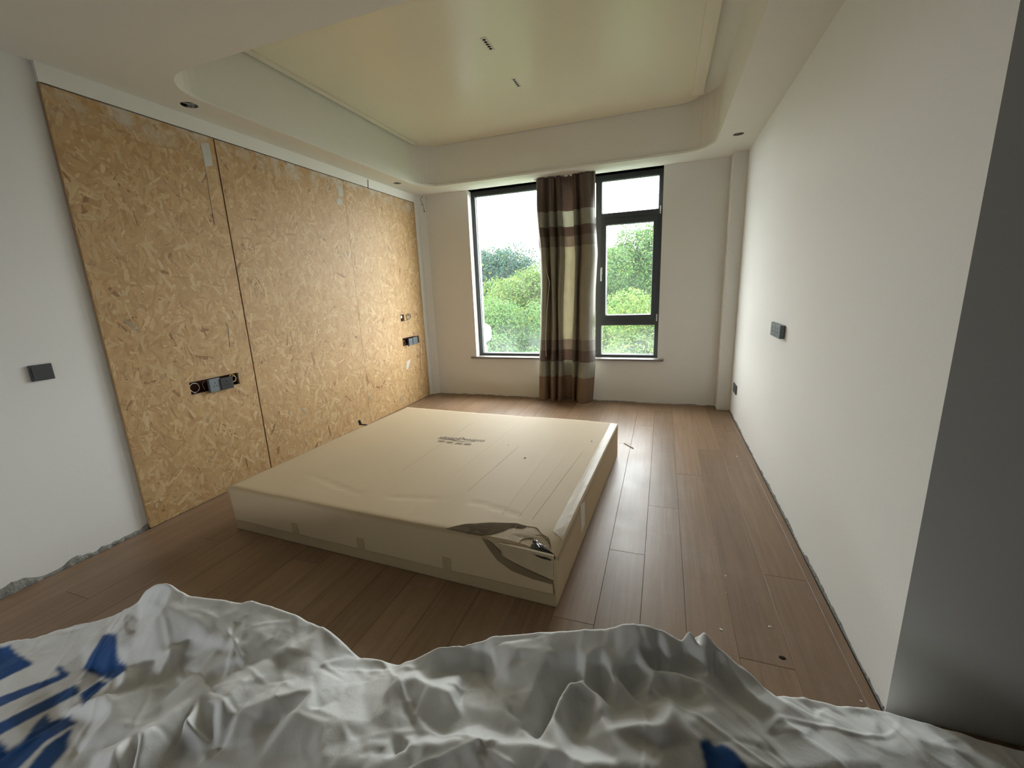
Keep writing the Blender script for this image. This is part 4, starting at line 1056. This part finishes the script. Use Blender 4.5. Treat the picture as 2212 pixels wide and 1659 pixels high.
    for sc_, am in ((6, 0.006), (17, 0.0022)):
        wx = X * sc_ + 1.3 * noise2(X * sc_ * .5, Y * sc_ * .5, 31); wy = Y * sc_ + 1.3 * noise2(X * sc_ * .5 + 9, Y * sc_ * .5, 32)
        C += am * (0.5 - np.abs(grad_noise(wx + 40, wy + 40, 33)))
    Zs = blur(Zs + (C + FC) * amp, 1)
    keep = mask & (Zs > 0.0045)
    idx = -np.ones(X.shape, int)
    fi, fj = np.where(keep[:-1, :-1] & keep[1:, :-1] & keep[1:, 1:] & keep[:-1, 1:])
    used = np.zeros(X.shape, bool)
    for di, dj in ((0, 0), (1, 0), (1, 1), (0, 1)): used[fi + di, fj + dj] = True
    idx[used] = np.arange(used.sum())
    co = np.stack([X[used], Y[used], Zs[used]], -1)
    quads = np.stack([idx[fi, fj], idx[fi + 1, fj], idx[fi + 1, fj + 1], idx[fi, fj + 1]], -1)
    me = bpy.data.meshes.new('dust_sheet')
    me.from_pydata(co.tolist(), [], quads.tolist())
    me.polygons.foreach_set('use_smooth', [True] * len(me.polygons))
    # printed blue areas, stored on the cloth
    d = co - np.array(CAM); w = d @ np.array(FW)
    px = W / 2 + F_PX * (d @ np.array(RT)) / w; py = H / 2 - F_PX * (d @ np.array(UP)) / w
    ink = np.zeros(len(co))
    POLY = [[(-40, 1405), (22, 1394), (36, 1412), (68, 1428), (70, 1436), (30, 1455), (-40, 1490)],
            [(-40, 1520), (150, 1450), (146, 1462), (60, 1500), (-40, 1545)],
            [(120, 1445), (128, 1436), (150, 1455), (130, 1458)],
            [(-40, 1580), (165, 1478), (172, 1496), (110, 1530), (40, 1566), (-40, 1610)],
            [(205, 1400), (222, 1372), (240, 1368), (252, 1372), (254, 1424), (272, 1436), (274, 1446), (262, 1454), (240, 1470), (222, 1462), (178, 1448), (190, 1425)],
            [(172, 1500), (215, 1470), (234, 1474), (205, 1500), (178, 1524)],
            [(80, 1560), (100, 1540), (110, 1558), (150, 1548), (165, 1562), (100, 1600), (60, 1640), (20, 1680), (-40, 1700), (-40, 1640), (0, 1600), (20, 1622), (50, 1600)],
            [(60, 1659), (100, 1610), (160, 1570), (164, 1556), (150, 1590), (145, 1620), (100, 1670), (50, 1700)],
            [(1511, 1600), (1520, 1594), (1532, 1598), (1542, 1612), (1560, 1606), (1585, 1620), (1620, 1662), (1640, 1720), (1520, 1720), (1522, 1650)]]
    for pg in POLY:
        ins = np.zeros(len(co), bool); n = len(pg)
        for i in range(n):
            (ax, ay), (bx, by) = pg[i], pg[(i + 1) % n]
            c = ((ay > py) != (by > py)); xi = (bx - ax) * (py - ay) / (by - ay + 1e-9) + ax
            ins ^= c & (px < xi)
        ink[ins] = 1.0
    G = np.zeros(X.shape); G[used] = ink; ink = blur(G, 1)[used]
    base = np.array([0.90, 0.915, 0.915]); blue = np.array([0.012, 0.085, 0.30])
    colr = np.ones((len(co), 4), np.float32); colr[:, :3] = base + (blue - base) * ink[:, None]
    at = me.color_attributes.new('print', 'FLOAT_COLOR', 'POINT'); at.data.foreach_set('color', colr.ravel())
    m = attr_mat('white_nonwoven_sheet', 'print', 0.55, 0.4, 0.10)
    nd, lk = m.node_tree.nodes, m.node_tree.links
    geo = nd.new('ShaderNodeNewGeometry'); nz = nd.new('ShaderNodeTexNoise'); nz.inputs['Scale'].default_value = 45; nz.inputs['Detail'].default_value = 6
    lk.new(geo.outputs['Position'], nz.inputs['Vector'])
    bp = nd.new('ShaderNodeBump'); bp.inputs['Strength'].default_value = 0.22; bp.inputs['Distance'].default_value = 0.006
    lk.new(nz.outputs['Fac'], bp.inputs['Height']); lk.new(bp.outputs[0], nd['Principled BSDF'].inputs['Normal'])
    o = link('dust_sheet', me, m)
    tag(o, 'crumpled white dust sheet with blue print heaped across the foreground', 'dust sheet')
    return o
build_sheet()

# ------------------------------------------------------------------ outside: ground, trees, pipe
M_GROUND = mat('grassy_slope', (0.03, 0.05, 0.02), 0.9, 0.2, 0.4, 0.5)
g = from_py('ground', [(-120, 8, -9), (60, 8, -9), (60, 160, -5), (-120, 160, -5)], [(0, 1, 2, 3)], M_GROUND)
struct(g, 'green slope below the trees')
M_BARK = mat('grey_brown_bark', (0.10, 0.085, 0.07), 0.9, 0.2, 0.3, 8)
def leaf_mesh(name, rad, n, hue, size, seed, squash=1.0):
    rs = np.random.RandomState(seed)
    nb = 34
    bc = rs.normal(size=(nb, 3)); bc /= np.linalg.norm(bc, axis=1)[:, None]; bc *= (rs.uniform(0.35, 0.80, nb) * rad)[:, None]; bc[:, 2] *= squash
    br = rs.uniform(0.22, 0.38, nb) * rad
    k = rs.randint(0, nb, n)
    dr = rs.normal(size=(n, 3)); dr /= np.linalg.norm(dr, axis=1)[:, None]
    c = bc[k] + dr * (br[k] * rs.uniform(0.75, 1.05, n))[:, None]
    nrm = dr + 0.7 * rs.normal(size=(n, 3)); nrm[:, 2] += 0.5; nrm /= np.linalg.norm(nrm, axis=1)[:, None]
    t = np.cross(nrm, rs.normal(size=(n, 3))); t /= np.linalg.norm(t, axis=1)[:, None]
    b = np.cross(nrm, t); s = size * rs.uniform(0.6, 1.3, n)
    quad = np.stack([c - t * s[:, None], c - b * (s * 0.42)[:, None] + nrm * (s * .12)[:, None], c + t * s[:, None], c + b * (s * 0.42)[:, None] + nrm * (s * .12)[:, None]], 1)
    me = bpy.data.meshes.new(name)
    me.from_pydata(quad.reshape(-1, 3).tolist(), [], np.arange(4 * n).reshape(n, 4).tolist())
    hv = np.array(hue)[None, :] * rs.uniform(0.7, 1.25, n)[:, None]
    hv[:, 0] *= rs.uniform(0.7, 1.5, n)
    tipc = rs.rand(n) < 0.06; hv[tipc] = np.array([0.085, 0.11, 0.015])
    cc = np.ones((n, 4, 4), np.float32); cc[:, :, :3] = hv[:, None, :]
    at = me.color_attributes.new('leaf', 'FLOAT_COLOR', 'POINT'); at.data.foreach_set('color', cc.ravel())
    me.materials.append(M_LEAF)
    return me
M_LEAF = attr_mat('green_leaves', 'leaf', 0.6, 0.3, 0.5)
LM = [leaf_mesh('leaf_crown', 4.0, 60000, (0.053, 0.100, 0.015), 0.080, 1, 0.9), leaf_mesh('leaf_crown', 4.0, 60000, (0.038, 0.091, 0.018), 0.078, 2, 1.0), leaf_mesh('leaf_crown', 5.0, 60000, (0.018, 0.056, 0.036), 0.12, 3, 0.75)]
def tree(px, py, Y, rad, kind, label, rot):
    p = on(1, Y, px, py)
    gz = -9 + (p.y - 8) / 152 * 4
    t = tag(empty('leafy_tree', (p.x, p.y, gz), rot), label, 'tree', 'trees outside the window')
    cr = bpy.data.objects.new('leaf_crown', LM[kind]); COL.objects.link(cr); cr.parent = t
    base = 5.0 if kind == 2 else 4.0
    cr.location = (0, 0, p.z - gz); cr.scale = (rad / base,) * 3
    v, f = [], []; n = 8; hgt = p.z - gz + rad * 0.3
    for i in range(5):
        r_ = 0.28 * (1 - 0.7 * i / 4) * rad / 4; z = hgt * i / 4
        v += [(r_ * math.cos(2 * math.pi * k / n) + 0.15 * math.sin(i * 1.7), r_ * math.sin(2 * math.pi * k / n), z) for k in range(n)]
    for i in range(4):
        for k in range(n): f.append((i * n + k, i * n + (k + 1) % n, (i + 1) * n + (k + 1) % n, (i + 1) * n + k))
    from_py('trunk', v, f, M_BARK, t, True)
    for k in range(3):
        a = rot + k * 2.1; z0 = hgt * 0.6
        tube('branch', [(0.15 * math.sin(3), 0, z0), (rad * 0.22 * math.cos(a), rad * 0.22 * math.sin(a), z0 + rad * 0.25), (rad * 0.5 * math.cos(a), rad * 0.5 * math.sin(a), z0 + rad * 0.6)], 0.07 * rad / 4, M_BARK, t, 5)
    return t
tree(1060, 600, 40, 5.6, 2, 'bluish dark green tree farthest back in the left pane', 0.3)
tree(1215, 625, 54, 5.4, 2, 'bluish tree mostly hidden behind the curtain', 1.9)
tree(1345, 600, 43, 5.2, 2, 'bluish tree far behind the casement on the right', 2.9)
tree(1160, 672, 25, 3.7, 0, 'tall yellow-green tree beside the curtain in the left pane', 0.9)
tree(1085, 775, 18, 3.2, 1, 'fresh green tree low in the left pane', 2.2)
tree(1378, 610, 28, 4.2, 1, 'tall fresh green tree filling the casement on the right', 3.3)
tree(1365, 770, 15.5, 2.7, 0, 'yellow-green tree low behind the bottom right pane', 5.2)
# white wall pipe with bracket outside the left jamb
pp = on(1, 5.95, 1051, 765)
t = tag(empty('exterior_pipe', (pp.x - 0.02, 5.95, -3.0)), 'white exterior pipe with a lumpy bracket outside the left pane', 'pipe')
v, f = [], []; n = 14; ztop = on(1, 5.95, 1050, 745).z + 3.0
for z in (0, ztop): v += [(0.035 * math.cos(2 * math.pi * i / n), 0.035 * math.sin(2 * math.pi * i / n), z) for i in range(n)]
f = [(i, (i + 1) % n, (i + 1) % n + n, i + n) for i in range(n)] + [tuple(range(n, 2 * n))]
from_py('pipe', v, f, M_EXTW, t, False)
bm = bmesh.new(); bmesh.ops.create_icosphere(bm, subdivisions=3, radius=0.12)
r = random.Random(3)
zt_ = on(1, 5.95, 1055, 718).z + 3.0
for vv in bm.verts: vv.co = Vector((vv.co.x * 0.85 + 0.01 * math.sin(9 * vv.co.z), vv.co.y * 0.6, vv.co.z * 1.15 if vv.co.z > 0 else vv.co.z * 1.3)) * (1 + 0.08 * math.sin(40 * vv.co.x + 30 * vv.co.z))
bm.transform(Matrix.Translation((0.02, 0, zt_))); from_bm('bracket_cover', bm, M_EXTW, t, True)
